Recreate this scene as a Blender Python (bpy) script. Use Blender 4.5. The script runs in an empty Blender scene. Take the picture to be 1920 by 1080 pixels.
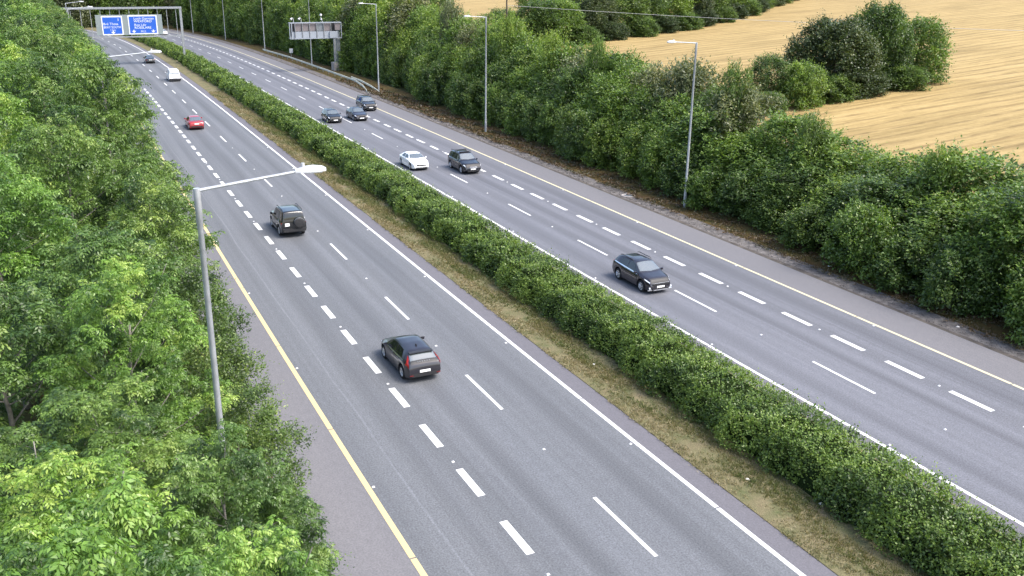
import bpy, math, random
import numpy as np
from mathutils import Vector, Matrix

# ------------------------------------------------------------------ camera, world, sun, exposure
SC = bpy.context.scene
COL = SC.collection
FPX = 1759.602
PITCH, ROLL, CAM_H = 0.3337168, 0.0125261, 18.55064
_cp, _sp, _cr, _sr = math.cos(PITCH), math.sin(PITCH), math.cos(ROLL), math.sin(ROLL)
_fwd = Vector((0, _cp, -_sp)); _rt = Vector((1, 0, 0)); _up = Vector((0, _sp, _cp))
_R = _rt*_cr + _up*_sr
_U = -_rt*_sr + _up*_cr
cam_d = bpy.data.cameras.new('camera')
cam = bpy.data.objects.new('camera', cam_d); COL.objects.link(cam)
cam_d.sensor_width = 36.0; cam_d.sensor_fit = 'HORIZONTAL'
cam_d.lens = 36.0*FPX/1920.0
cam_d.clip_start = 0.2; cam_d.clip_end = 6000
cam.matrix_world = Matrix(((_R.x, _U.x, -_fwd.x, 0), (_R.y, _U.y, -_fwd.y, 0), (_R.z, _U.z, -_fwd.z, CAM_H), (0, 0, 0, 1)))
SC.camera = cam

SUN_EL, SUN_AZ = math.radians(54), math.radians(112)     # azimuth clockwise from +Y
world = bpy.data.worlds.new('World'); SC.world = world
world.use_nodes = True
wn = world.node_tree
sky = wn.nodes.new('ShaderNodeTexSky'); sky.sky_type = 'NISHITA'; sky.sun_disc = False
sky.sun_elevation = SUN_EL; sky.sun_rotation = SUN_AZ
sky.air_density = 1.0; sky.dust_density = 3.5; sky.ozone_density = 0.6
bg = wn.nodes['Background']
wn.links.new(sky.outputs[0], bg.inputs[0]); bg.inputs[1].default_value = 0.15
sun_d = bpy.data.lights.new('sun', 'SUN'); sun_d.energy = 1.5; sun_d.angle = math.radians(28); sun_d.color = (1.0, 0.98, 0.94)
sun = bpy.data.objects.new('sun', sun_d); COL.objects.link(sun)
sdir = Vector((math.sin(SUN_AZ)*math.cos(SUN_EL), math.cos(SUN_AZ)*math.cos(SUN_EL), math.sin(SUN_EL)))
sun.rotation_euler = sdir.to_track_quat('Z', 'Y').to_euler()
sun.location = sdir*300
SC.view_settings.view_transform = 'Standard'; SC.view_settings.look = 'None'
SC.view_settings.gamma = 1.0; SC.view_settings.use_curve_mapping = False
SC.view_settings.exposure = 1.55
try:
    SC.cycles.max_bounces = 5; SC.cycles.diffuse_bounces = 3; SC.cycles.glossy_bounces = 2
    SC.cycles.transmission_bounces = 3; SC.cycles.transparent_max_bounces = 4
    SC.cycles.use_denoising = True
except Exception:
    pass

rng = np.random.default_rng(7)
random.seed(7)

# ------------------------------------------------------------------ road frame: s along the motorway, o to the right of its left edge reference
TH = [-0.47207925, 0.07823997, -0.08230039, 0.03862335, -0.00761689]
SLO, SHI, DS = -700.0, 1700.0, 0.5
S_ = np.arange(SLO, SHI+DS, DS)
_q = np.clip(S_, -60, 330)/100
T_ = TH[0]+TH[1]*_q+TH[2]*_q**2+TH[3]*_q**3+TH[4]*_q**4
_q = np.clip(S_, -60, 340)/100
Z_ = 0.000112*_q-0.322561*_q**2+0.0108037*_q**3
X_ = np.concatenate([[0], np.cumsum((np.sin(T_[1:])+np.sin(T_[:-1]))/2*DS)])
Y_ = np.concatenate([[0], np.cumsum((np.cos(T_[1:])+np.cos(T_[:-1]))/2*DS)])
_i0 = int(round(-SLO/DS)); X_ -= X_[_i0]; Y_ -= Y_[_i0]

def terr_off(s, o):
    """height of the natural ground relative to the road surface at s"""
    zr = np.interp(s, S_, Z_)
    k = np.where(o > 46, np.clip(1-(o-46)/50, 0, 1), 1.0)
    hill = 0.05*np.clip(o-56, 0, 420) + 0.012*np.clip(o-476, 0, 2000)
    left = 0.06*np.clip(-8-o, 0, 60)
    return zr*k-zr + hill + left

def W(s, o, z=0.0):
    s = np.asarray(s, float); o = np.asarray(o, float)
    t = np.interp(s, S_, T_)
    return np.stack(np.broadcast_arrays(np.interp(s, S_, X_)+o*np.cos(t), np.interp(s, S_, Y_)-o*np.sin(t), np.interp(s, S_, Z_)+z), -1)

def WV(s, o, z=0.0): return Vector(W(s, o, z).tolist())
def heading(s): return float(np.interp(s, S_, T_))     # rotation about Z is -heading for an object whose +Y runs along s

# ------------------------------------------------------------------ object helpers
class MB:
    def __init__(self): self.v = []; self.f = []
    def add(self, v, f):
        n = len(self.v); self.v += [tuple(p) for p in v]; self.f += [tuple(i+n for i in q) for q in f]; return self
    def box(self, c, d, rot=None):
        x, y, z = d[0]/2, d[1]/2, d[2]/2
        P = [Vector((a*x, b*y, e*z)) for e in (-1, 1) for b in (-1, 1) for a in (-1, 1)]
        if rot is not None: P = [rot @ p for p in P]
        c = Vector(c)
        return self.add([c+p for p in P], [(0, 2, 3, 1), (4, 5, 7, 6), (0, 1, 5, 4), (2, 6, 7, 3), (0, 4, 6, 2), (1, 3, 7, 5)])
    def bar(self, a, b, w, h):
        a, b = Vector(a), Vector(b); d = b-a
        q = d.to_track_quat('Y', 'Z').to_matrix()
        return self.box((a+b)/2, (w, d.length, h), q)
    def tube(self, pts, rad, n=10, cap=True):
        pts = [Vector(p) for p in pts]
        if not hasattr(rad, '__len__'): rad = [rad]*len(pts)
        V = []; F = []
        ref = None
        for i, p in enumerate(pts):
            d = (pts[min(i+1, len(pts)-1)]-pts[max(i-1, 0)])
            if d.length < 1e-9: d = Vector((0, 0, 1))
            d.normalize()
            if ref is None: ref = d.orthogonal().normalized()
            u = (ref-d*ref.dot(d))
            u = u.normalized() if u.length > 1e-6 else d.orthogonal().normalized()
            ref = u; w = d.cross(u)
            for k in range(n):
                a = 2*math.pi*k/n
                V.append(p+(u*math.cos(a)+w*math.sin(a))*rad[i])
        for i in range(len(pts)-1):
            for k in range(n):
                F.append((i*n+k, i*n+(k+1) % n, (i+1)*n+(k+1) % n, (i+1)*n+k))
        if cap: F.append(tuple(range(n-1, -1, -1))); F.append(tuple(range((len(pts)-1)*n, len(pts)*n)))
        return self.add(V, F)
    def lathe_x(self, prof, n=24, c=(0, 0, 0)):
        """profile (x, r) turned about the X axis"""
        V = []; F = []
        for (x, r) in prof:
            for k in range(n):
                a = 2*math.pi*k/n; V.append((c[0]+x, c[1]+r*math.cos(a), c[2]+r*math.sin(a)))
        for i in range(len(prof)-1):
            for k in range(n):
                F.append((i*n+k, i*n+(k+1) % n, (i+1)*n+(k+1) % n, (i+1)*n+k))
        return self.add(V, F)
    def build(self, name, m, parent=None, smooth=None, loc=None):
        me = bpy.data.meshes.new(name); me.from_pydata([tuple(p) for p in self.v], [], self.f); me.update()
        return link(name, me, m, parent, smooth, loc)

def link(name, me, m, parent=None, smooth=None, loc=None):
    if smooth is not None:
        me.polygons.foreach_set('use_smooth', [True]*len(me.polygons))
        try: me.set_sharp_from_angle(angle=math.radians(smooth))
        except Exception: pass
    if m is not None: me.materials.append(m)
    o = bpy.data.objects.new(name, me); COL.objects.link(o)
    if parent is not None: o.parent = parent
    if loc is not None: o.location = loc
    return o

def tag(o, label=None, cat=None, group=None, kind=None):
    if label: o['label'] = label
    if cat: o['category'] = cat
    if group: o['group'] = group
    if kind: o['kind'] = kind
    return o

def empty(name, loc, rz=0.0):
    o = bpy.data.objects.new(name, None); COL.objects.link(o)
    o.location = loc; o.rotation_euler = (0, 0, rz); o.empty_display_size = .3
    return o

def copy_tree(o, parent=None):
    c = o.copy(); COL.objects.link(c)
    if parent is not None: c.parent = parent
    for ch in list(o.children): copy_tree(ch, c)
    return c

def fast_mesh(name, V, nquad, tint=None):
    """V (n*4,3) quads laid out in order"""
    me = bpy.data.meshes.new(name)
    V = np.ascontiguousarray(V, dtype=np.float32).reshape(-1, 3)
    nv = len(V); nq = nv//4
    me.vertices.add(nv); me.vertices.foreach_set('co', V.ravel())
    me.loops.add(nv); me.loops.foreach_set('vertex_index', np.arange(nv, dtype=np.int32))
    me.polygons.add(nq); me.polygons.foreach_set('loop_start', np.arange(0, nv, 4, dtype=np.int32))
    try: me.polygons.foreach_set('loop_total', np.full(nq, 4, dtype=np.int32))
    except Exception: pass
    me.update(calc_edges=True)
    if tint is not None:
        a = me.attributes.new('tint', 'FLOAT', 'POINT')
        a.data.foreach_set('value', np.repeat(np.asarray(tint, dtype=np.float32), 4))
    me.validate()
    return me

# ------------------------------------------------------------------ materials
def new_mat(name):
    m = bpy.data.materials.new(name); m.use_nodes = True
    nt = m.node_tree; b = nt.nodes['Principled BSDF']
    return m, nt, b
def N(nt, typ, **kw):
    n = nt.nodes.new(typ)
    for k, v in kw.items(): setattr(n, k, v)
    return n
def ramp(nt, fac, stops):
    r = N(nt, 'ShaderNodeValToRGB'); e = r.color_ramp.elements
    while len(e) < len(stops): e.new(0.5)
    for i, (p, c) in enumerate(stops):
        e[i].position = p; e[i].color = (*c, 1) if len(c) == 3 else c
    nt.links.new(fac, r.inputs[0]); return r.outputs[0]
def mixc(nt, fac, a, b, blend='MIX'):
    m = N(nt, 'ShaderNodeMix', data_type='RGBA', blend_type=blend)
    for sock, v in ((m.inputs[0], fac), (m.inputs[6], a), (m.inputs[7], b)):
        if hasattr(v, 'type') and hasattr(v, 'is_linked'): nt.links.new(v, sock)
        else: sock.default_value = v if not isinstance(v, tuple) else (*v, 1)
    return m.outputs[2]
def noise(nt, vec, scale, detail=3, rough=.55):
    n = N(nt, 'ShaderNodeTexNoise'); n.inputs['Scale'].default_value = scale; n.inputs['Detail'].default_value = detail
    n.inputs['Roughness'].default_value = rough
    if vec is not None: nt.links.new(vec, n.inputs['Vector'])
    return n.outputs['Fac']
def mapping(nt, vec, scale=(1, 1, 1), rot=(0, 0, 0)):
    n = N(nt, 'ShaderNodeMapping'); n.inputs['Scale'].default_value = scale; n.inputs['Rotation'].default_value = rot
    nt.links.new(vec, n.inputs['Vector']); return n.outputs[0]
def bump(nt, b, h, strength, dist=.02):
    n = N(nt, 'ShaderNodeBump'); n.inputs['Strength'].default_value = strength; n.inputs['Distance'].default_value = dist
    nt.links.new(h, n.inputs['Height']); nt.links.new(n.outputs[0], b.inputs['Normal'])

def plain(name, col, rough=.5, metal=0., spec=.5, coat=0., emit=None, vary=0.0, vscale=8.0):
    m, nt, b = new_mat(name)
    b.inputs['Roughness'].default_value = rough; b.inputs['Metallic'].default_value = metal
    b.inputs['Specular IOR Level'].default_value = spec; b.inputs['Coat Weight'].default_value = coat
    b.inputs['Coat Roughness'].default_value = .06
    b.inputs['Base Color'].default_value = (*col, 1)
    if vary > 0:
        tc = N(nt, 'ShaderNodeTexCoord')
        f = noise(nt, tc.outputs['Object'], vscale, 4)
        c = ramp(nt, f, [(.25, tuple(x*(1-vary) for x in col)), (.75, tuple(min(1, x*(1+vary)) for x in col))])
        nt.links.new(c, b.inputs['Base Color'])
    return m

def asphalt(name, dark, light, wear=True, bands=()):
    """UV: u = offset across the road in m, v = distance along it in m"""
    m, nt, b = new_mat(name)
    uv = N(nt, 'ShaderNodeUVMap', uv_map='road').outputs[0]
    fine = noise(nt, mapping(nt, uv, (15, 13, 1)), 1, 3, .8)
    mid = noise(nt, mapping(nt, uv, (5, 2.2, 1)), 1, 4, .6)
    streak = noise(nt, mapping(nt, uv, (1.15, .012, 1)), 1, 3, .6)
    streak2 = noise(nt, mapping(nt, uv, (4.5, .03, 1)), 1, 2, .5)
    big = noise(nt, mapping(nt, uv, (.3, .05, 1)), 1, 3, .5)
    c = ramp(nt, fine, [(.28, dark), (.72, light)])
    if wear:
        s1 = ramp(nt, streak, [(.34, (.86, .86, .865)), (.64, (1.09, 1.09, 1.10))])
        c = mixc(nt, 1.0, c, s1, 'MULTIPLY')
        s3 = ramp(nt, streak2, [(.35, (.975, .975, .975)), (.65, (1.025, 1.025, 1.03))])
        c = mixc(nt, 1.0, c, s3, 'MULTIPLY')
    s2 = ramp(nt, mid, [(.3, (.93, .93, .93)), (.7, (1.06, 1.06, 1.06))])
    c = mixc(nt, 1.0, c, s2, 'MULTIPLY')
    s4 = ramp(nt, big, [(.3, (.94, .945, .95)), (.7, (1.06, 1.055, 1.05))])
    c = mixc(nt, 1.0, c, s4, 'MULTIPLY')
    sx = N(nt, 'ShaderNodeSeparateXYZ'); nt.links.new(uv, sx.inputs[0])
    for (o0, wid, amt) in bands:              # worn wheel paths, seams and oil lines at fixed offsets
        wob = N(nt, 'ShaderNodeMath', operation='MULTIPLY_ADD'); nt.links.new(noise(nt, mapping(nt, uv, (.0, .06, 1)), 1, 2), wob.inputs[0]); wob.inputs[1].default_value = .5; wob.inputs[2].default_value = -.25-o0
        d = N(nt, 'ShaderNodeMath', operation='ADD'); nt.links.new(sx.outputs[0], d.inputs[0]); nt.links.new(wob.outputs[0], d.inputs[1])
        ab = N(nt, 'ShaderNodeMath', operation='ABSOLUTE'); nt.links.new(d.outputs[0], ab.inputs[0])
        mr = N(nt, 'ShaderNodeMapRange', interpolation_type='SMOOTHSTEP'); nt.links.new(ab.outputs[0], mr.inputs[0])
        mr.inputs[1].default_value = 0; mr.inputs[2].default_value = wid; mr.inputs[3].default_value = 1; mr.inputs[4].default_value = 0
        br = N(nt, 'ShaderNodeMath', operation='MULTIPLY'); nt.links.new(mr.outputs[0], br.inputs[0]); nt.links.new(ramp(nt, mid, [(.2, (.4, .4, .4)), (.7, (1, 1, 1))]), br.inputs[1])
        c = mixc(nt, br.outputs[0], c, mixc(nt, 1.0, c, (amt, amt, amt*1.01), 'MULTIPLY'))
    nt.links.new(c, b.inputs['Base Color'])
    b.inputs['Roughness'].default_value = .78; b.inputs['Specular IOR Level'].default_value = .35
    bump(nt, b, fine, .35, .01)
    return m

wheelpaths = lambda a: [(a+.95, .6, 1.10), (a+2.7, .6, 1.10), (a+1.82, .8, .77)]
M = {}
M['asphalt_left'] = asphalt('asphalt_left', (.060, .064, .069), (.160, .167, .178), True,
    wheelpaths(12.56)+wheelpaths(16.3)+[(10.35, .08, 1.35), (9.35, .35, 1.08), (11.6, .5, .9)])
M['asphalt_right'] = asphalt('asphalt_right', (.064, .067, .075), (.162, .166, .184), True,
    wheelpaths(29.1)+wheelpaths(32.6)+wheelpaths(36.0)+[(37.3, .07, 1.25), (34.0, .09, 1.2)])
M['asphalt_shoulder'] = asphalt('asphalt_shoulder', (.096, .094, .100), (.172, .168, .177), False)
M['asphalt_strip'] = asphalt('asphalt_strip', (.085, .082, .092), (.142, .137, .152), False)

def paint(name, col, wearc):
    m, nt, b = new_mat(name)
    tc = N(nt, 'ShaderNodeNewGeometry').outputs['Position']
    f = noise(nt, tc, 6, 5, .7); f2 = noise(nt, tc, 45, 2, .7)
    mx = N(nt, 'ShaderNodeMath', operation='ADD'); nt.links.new(f, mx.inputs[0]); nt.links.new(f2, mx.inputs[1])
    c = ramp(nt, mx.outputs[0], [(.70, wearc), (.92, col)])
    r = nt.nodes[-1]
    nt.links.new(c, b.inputs['Base Color']); b.inputs['Roughness'].default_value = .65
    return m
M['white_paint'] = paint('white_paint', (.60, .60, .585), (.34, .34, .345))
M['yellow_paint'] = paint('yellow_paint', (.54, .42, .21), (.34, .27, .16))
M['pale_yellow_paint'] = paint('pale_yellow_paint', (.54, .49, .31), (.34, .32, .25))

def ground_mat(name, cols, scale=1.0, detailscale=14.0, bumps=.6):
    m, nt, b = new_mat(name)
    p = N(nt, 'ShaderNodeNewGeometry').outputs['Position']
    f = noise(nt, p, scale, 6, .65); g = noise(nt, p, detailscale, 4, .7)
    c = ramp(nt, f, [(.3, cols[0]), (.5, cols[1]), (.7, cols[2])])
    d = ramp(nt, g, [(.25, (.6, .6, .6)), (.75, (1.35, 1.35, 1.35))])
    c = mixc(nt, 1.0, c, d, 'MULTIPLY')
    nt.links.new(c, b.inputs['Base Color']); b.inputs['Roughness'].default_value = .95; b.inputs['Specular IOR Level'].default_value = .1
    bump(nt, b, g, bumps, .05)
    return m
M['ground'] = ground_mat('ground', [(.03, .035, .016), (.05, .055, .02), (.07, .06, .03)], .25, 9)
M['median_soil'] = ground_mat('median_soil', [(.175, .142, .088), (.145, .132, .072), (.088, .10, .045)], .9, 22)
M['leaf_litter'] = ground_mat('leaf_litter', [(.095, .054, .022), (.082, .062, .024), (.050, .052, .019)], .7, 16)
M['grit'] = ground_mat('grit', [(.07, .065, .063), (.125, .115, .11), (.20, .187, .178)], 1.6, 18)
M['dirt_edge'] = ground_mat('dirt_edge', [(.055, .05, .046), (.085, .076, .068), (.12, .105, .09)], 1.3, 20)

def field_mat():
    m, nt, b = new_mat('stubble')
    p = N(nt, 'ShaderNodeNewGeometry').outputs['Position']
    a = math.radians(-31)
    q = mapping(nt, p, (1, 1, 1), (0, 0, a))
    dist = noise(nt, p, .018, 3)
    w = noise(nt, mapping(nt, q, (.05, .9, 1)), 1, 4, .6)
    w2 = noise(nt, mapping(nt, q, (.14, 3.2, 1)), 1, 3, .65)
    w3 = noise(nt, mapping(nt, q, (.004, .12, 1)), 1, 2, .5)
    sp = noise(nt, p, 1.6, 5, .75)
    base = ramp(nt, w, [(.30, (.20, .148, .065)), (.41, (.27, .20, .088)), (.52, (.31, .232, .104)), (.68, (.34, .257, .12))])
    sy = N(nt, 'ShaderNodeSeparateXYZ'); nt.links.new(q, sy.inputs[0])
    wv = N(nt, 'ShaderNodeMath', operation='MULTIPLY_ADD'); nt.links.new(noise(nt, p, .05, 3), wv.inputs[0]); wv.inputs[1].default_value = 2.2; nt.links.new(sy.outputs[1], wv.inputs[2])
    pp = N(nt, 'ShaderNodeMath', operation='PINGPONG'); nt.links.new(wv.outputs[0], pp.inputs[0]); pp.inputs[1].default_value = 1.35
    rw = N(nt, 'ShaderNodeMapRange', interpolation_type='SMOOTHSTEP'); nt.links.new(pp.outputs[0], rw.inputs[0]); rw.inputs[1].default_value = .05; rw.inputs[2].default_value = .55; rw.inputs[3].default_value = .95; rw.inputs[4].default_value = 0
    brk = N(nt, 'ShaderNodeMath', operation='MULTIPLY'); nt.links.new(rw.outputs[0], brk.inputs[0]); nt.links.new(ramp(nt, noise(nt, mapping(nt, q, (.22, .8, 1)), 1, 4, .7), [(.36, (.12, .12, .12)), (.62, (1, 1, 1))]), brk.inputs[1])
    base = mixc(nt, brk.outputs[0], base, (.17, .12, .055))
    c = mixc(nt, 1.0, base, ramp(nt, w2, [(.3, (.84, .82, .79)), (.5, (1.03, 1.03, 1.03))]), 'MULTIPLY')
    c = mixc(nt, 1.0, c, ramp(nt, w3, [(.3, (.90, .89, .86)), (.65, (1.06, 1.05, 1.02))]), 'MULTIPLY')
    c = mixc(nt, 1.0, c, ramp(nt, sp, [(.3, (.86, .84, .8)), (.7, (1.1, 1.1, 1.1))]), 'MULTIPLY')
    # tramlines: narrow dark wheel tracks of the combine every 12 m
    sx = N(nt, 'ShaderNodeSeparateXYZ'); nt.links.new(q, sx.inputs[0])
    wob = N(nt, 'ShaderNodeMath', operation='MULTIPLY_ADD'); nt.links.new(dist, wob.inputs[0]); wob.inputs[1].default_value = 5; nt.links.new(sx.outputs[1], wob.inputs[2])
    md = N(nt, 'ShaderNodeMath', operation='PINGPONG'); nt.links.new(wob.outputs[0], md.inputs[0]); md.inputs[1].default_value = 6.0
    mr = N(nt, 'ShaderNodeMapRange', interpolation_type='SMOOTHSTEP'); nt.links.new(md.outputs[0], mr.inputs[0])
    mr.inputs[1].default_value = 0.08; mr.inputs[2].default_value = .5; mr.inputs[3].default_value = .75; mr.inputs[4].default_value = 0
    br = N(nt, 'ShaderNodeMath', operation='MULTIPLY'); nt.links.new(mr.outputs[0], br.inputs[0]); nt.links.new(ramp(nt, sp, [(.35, (.1, .1, .1)), (.6, (1, 1, 1))]), br.inputs[1])
    c = mixc(nt, br.outputs[0], c, (.22, .15, .06))
    nt.links.new(c, b.inputs['Base Color']); b.inputs['Roughness'].default_value = .9; b.inputs['Specular IOR Level'].default_value = .15
    bump(nt, b, w2, .5, .15)
    return m
M['stubble'] = field_mat()

def leaf_mat(name, dark, light, yellow=None, trans=.32):
    m, nt, b = new_mat(name)
    at = N(nt, 'ShaderNodeAttribute', attribute_name='tint')
    oi = N(nt, 'ShaderNodeObjectInfo')
    stops = [(0.0, dark), (.75, light), (1.0, yellow or light)]
    c = ramp(nt, at.outputs['Fac'], stops)
    v = ramp(nt, oi.outputs['Random'], [(0, (.80, .84, .84)), (.5, (1, 1, 1)), (1, (1.18, 1.10, 1.0))])
    c = mixc(nt, 1.0, c, v, 'MULTIPLY')
    nt.links.new(c, b.inputs['Base Color']); b.inputs['Roughness'].default_value = .42; b.inputs['Specular IOR Level'].default_value = .5
    t = N(nt, 'ShaderNodeBsdfTranslucent')
    tcol = mixc(nt, 1.0, c, (1.25, 1.3, .6), 'MULTIPLY')
    nt.links.new(tcol, t.inputs['Color'])
    mx = N(nt, 'ShaderNodeMixShader'); mx.inputs[0].default_value = trans
    nt.links.new(b.outputs[0], mx.inputs[1]); nt.links.new(t.outputs[0], mx.inputs[2])
    nt.links.new(mx.outputs[0], nt.nodes['Material Output'].inputs[0])
    return m
M['leaf_ash'] = leaf_mat('leaf_ash', (.034, .082, .015), (.165, .30, .048), (.28, .39, .09))
M['leaf_left'] = leaf_mat('leaf_left', (.026, .060, .014), (.128, .222, .045), (.22, .31, .08))
M['leaf_dark'] = leaf_mat('leaf_dark', (.032, .058, .018), (.118, .195, .045), (.20, .27, .07), .38)
M['leaf_mid'] = leaf_mat('leaf_mid', (.040, .074, .018), (.168, .268, .052), (.25, .32, .08), .38)
M['leaf_bright'] = leaf_mat('leaf_bright', (.060, .105, .020), (.215, .32, .055), (.30, .36, .09), .38)
M['leaf_grey'] = leaf_mat('leaf_grey', (.060, .080, .036), (.150, .175, .080), (.22, .23, .11))
M['leaf_blackish'] = leaf_mat('leaf_blackish', (.024, .042, .016), (.062, .094, .030), (.11, .14, .05), .25)
M['leaf_hedge'] = leaf_mat('leaf_hedge', (.026, .056, .013), (.150, .232, .040), (.22, .30, .06), .32)
M['bark'] = plain('bark', (.19, .175, .15), .9, vary=.45, vscale=5)
M['bark_dark'] = plain('bark_dark', (.07, .06, .05), .9, vary=.4, vscale=5)
M['galv'] = plain('galvanised_steel', (.28, .295, .31), .5, .55, vary=.18, vscale=4)
M['lamp_steel'] = plain('lamp_steel', (.40, .42, .44), .5, .45, vary=.2, vscale=3)
M['galv_dark'] = plain('galvanised_steel_dark', (.22, .24, .26), .5, .5, vary=.15, vscale=4)
M['lamp_white'] = plain('lamp_housing', (.42, .43, .44), .4, vary=.06)
M['lens'] = plain('lamp_lens', (.55, .58, .6), .15)
M['concrete'] = plain('concrete', (.30, .27, .25), .9, vary=.35, vscale=2)
M['sign_blue'] = plain('sign_blue', (.012, .085, .42), .4, vary=.06, vscale=1)
M['sign_white'] = plain('sign_white', (.62, .64, .67), .4)
M['sign_back'] = plain('sign_backing', (.20, .235, .235), .5, .2, vary=.1)
M['panel_brown'] = plain('panel_brown', (.17, .148, .152), .6, vary=.15)
M['panel_pale'] = plain('panel_pale', (.30, .33, .375), .5, .2, vary=.1)
M['tyre'] = plain('tyre_rubber', (.014, .014, .015), .8, vary=.3)
M['rim'] = plain('alloy_rim', (.60, .61, .63), .3, .7)
M['black_plastic'] = plain('black_plastic', (.018, .018, .02), .55, vary=.2)
M['glass'] = plain('car_glass', (.010, .013, .014), .04, spec=.6, coat=.15)
M['windscreen'] = plain('windscreen_glass', (.075, .09, .09), .06, spec=1.0, coat=1.0)  # base colour lightened to stand in for the pale sky reflection
M['windscreen'].node_tree.nodes['Principled BSDF'].inputs['IOR'].default_value = 1.75
M['headlight'] = plain('headlight_lens', (.72, .75, .78), .12, spec=.8)
M['taillight'] = plain('taillight_lens', (.36, .016, .014), .2, spec=.7, coat=.5)
M['plate'] = plain('number_plate', (.78, .78, .76), .5)
M['chrome'] = plain('chrome_trim', (.75, .76, .78), .2, .9)
M['stud'] = plain('road_stud_white', (.55, .56, .56), .4)
M['litter'] = plain('pale_litter', (.62, .6, .56), .6, vary=.3)
M['wood_pole'] = plain('creosoted_wood', (.04, .032, .026), .8, vary=.3)
def car_paint(name, col, metal=.35, rough=.28, cior=1.5):
    m = plain(name, col, rough, metal, .35, .7); m.node_tree.nodes['Principled BSDF'].inputs['Coat IOR'].default_value = cior; return m

# ------------------------------------------------------------------ setting: sheets swept along the road
def sheet(name, m, s_list, o_list, zfun, kind='structure'):
    s = np.asarray(s_list, float); o = np.asarray(o_list, float)
    SS, OO = np.meshgrid(s, o, indexing='ij')
    P = W(SS, OO, zfun(SS, OO))
    ns, no = len(s), len(o)
    me = bpy.data.meshes.new(name)
    idx = np.arange(ns*no).reshape(ns, no)
    F = np.stack([idx[:-1, :-1], idx[:-1, 1:], idx[1:, 1:], idx[1:, :-1]], -1).reshape(-1, 4)
    me.from_pydata(P.reshape(-1, 3).tolist(), [], F.tolist())
    uv = me.uv_layers.new(name='road')
    li = np.empty(len(me.loops), dtype=np.int32); me.loops.foreach_get('vertex_index', li)
    U = np.stack([OO.ravel()[li], SS.ravel()[li]], -1).astype(np.float32)
    uv.data.foreach_set('uv', U.ravel())
    # make sure normals look up
    if me.polygons[0].normal.z < 0:
        me.flip_normals()
    ob = link(name, me, m)
    return tag(ob, kind=kind)

s_road = np.arange(-60, 520.1, 4)
s_all = np.concatenate([[-700, -500, -350, -250, -180, -120, -90], np.arange(-60, 520, 8), [540, 580, 640, 720, 820, 950, 1100, 1300, 1500, 1700]])
o_all = np.concatenate([[-1600, -1000, -600, -350, -200, -120, -80, -60, -40, -25, -15, -10, -5, 0, 4, 20, 40, 46, 48, 50, 53, 56, 60, 66, 75, 85, 96, 110, 130, 160, 200, 260, 340, 420, 476, 600, 900, 1300, 2000]])
sheet('ground', M['ground'], s_all, o_all, lambda s, o: terr_off(s, o)-.10)
zf = lambda d: (lambda s, o: np.zeros_like(s)+d)
sheet('hard_shoulder', M['asphalt_shoulder'], s_road, [5.9, 7.4, 8.94], zf(0))
sheet('road', M['asphalt_left'], s_road, np.linspace(8.94, 19.97, 8), zf(0))
sheet('road_edge_strip', M['asphalt_strip'], s_road, [19.97, 21.0], zf(0))
sheet('median_strip', M['median_soil'], s_road, [21.0, 22.4, 23.9, 26.6, 28.0], lambda s, o: .02+.10*np.clip((o-21.0)/2.5, 0, 1)*np.clip((28.0-o)/1.2, 0, 1))
sheet('road_edge_strip', M['asphalt_strip'], s_road, [28.0, 29.13], zf(0))
sheet('road', M['asphalt_right'], s_road, np.linspace(29.13, 39.37, 8), zf(0))
sheet('hard_shoulder', M['asphalt_shoulder'], s_road, [39.37, 40.8, 42.14], zf(0))
sv = np.arange(-60, 420.1, 1.0)
def jag(amp, seed):
    r = np.random.default_rng(seed); a = r.normal(0, amp, len(sv)); return np.convolve(a, np.ones(3)/3, 'same')
def sheet_jag(name, m, o0, o1, z0, z1, seed, amp):
    j = jag(amp, seed)
    P0 = W(sv, o0+j*0, z0); P1 = W(sv, o1+j, z1)
    V = np.concatenate([P0, P1]); n = len(sv)
    F = [(i, n+i, n+i+1, i+1) for i in range(n-1)]
    me = bpy.data.meshes.new(name); me.from_pydata(V.tolist(), [], F)
    if me.polygons[0].normal.z < 0: me.flip_normals()
    return tag(link(name, me, m), kind='structure')
sheet_jag('gutter_dirt', M['dirt_edge'], 42.14, 42.50, -.012, -.004, 2, .10)
sheet('gravel_margin', M['grit'], s_road, [42.3, 43.9], lambda s, o: -.03+.02*(o-42.3))
sheet('verge', M['leaf_litter'], s_road, [43.3, 43.9, 44.6, 46.0, 48.5], lambda s, o: -.034+.05*np.clip(o-43.3, 0, 9))
sheet('verge', M['leaf_litter'], s_road, [-2.0, 2.0, 4.5, 5.9], lambda s, o: -.004+.08*np.clip(5.9-o, 0, 3))
sf = np.concatenate([[-260, -160, -100], np.arange(-60, 520, 8), [560, 620, 700]])
sheet('field', M['stubble'], sf, [56, 60, 66, 75, 85, 96, 110, 130, 160, 200, 260, 340, 420, 476, 600, 760], lambda s, o: terr_off(s, o)+.05*np.clip((o-56)/6, 0, 1)-.03)
M['far_soil'] = M['ground']

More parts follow.
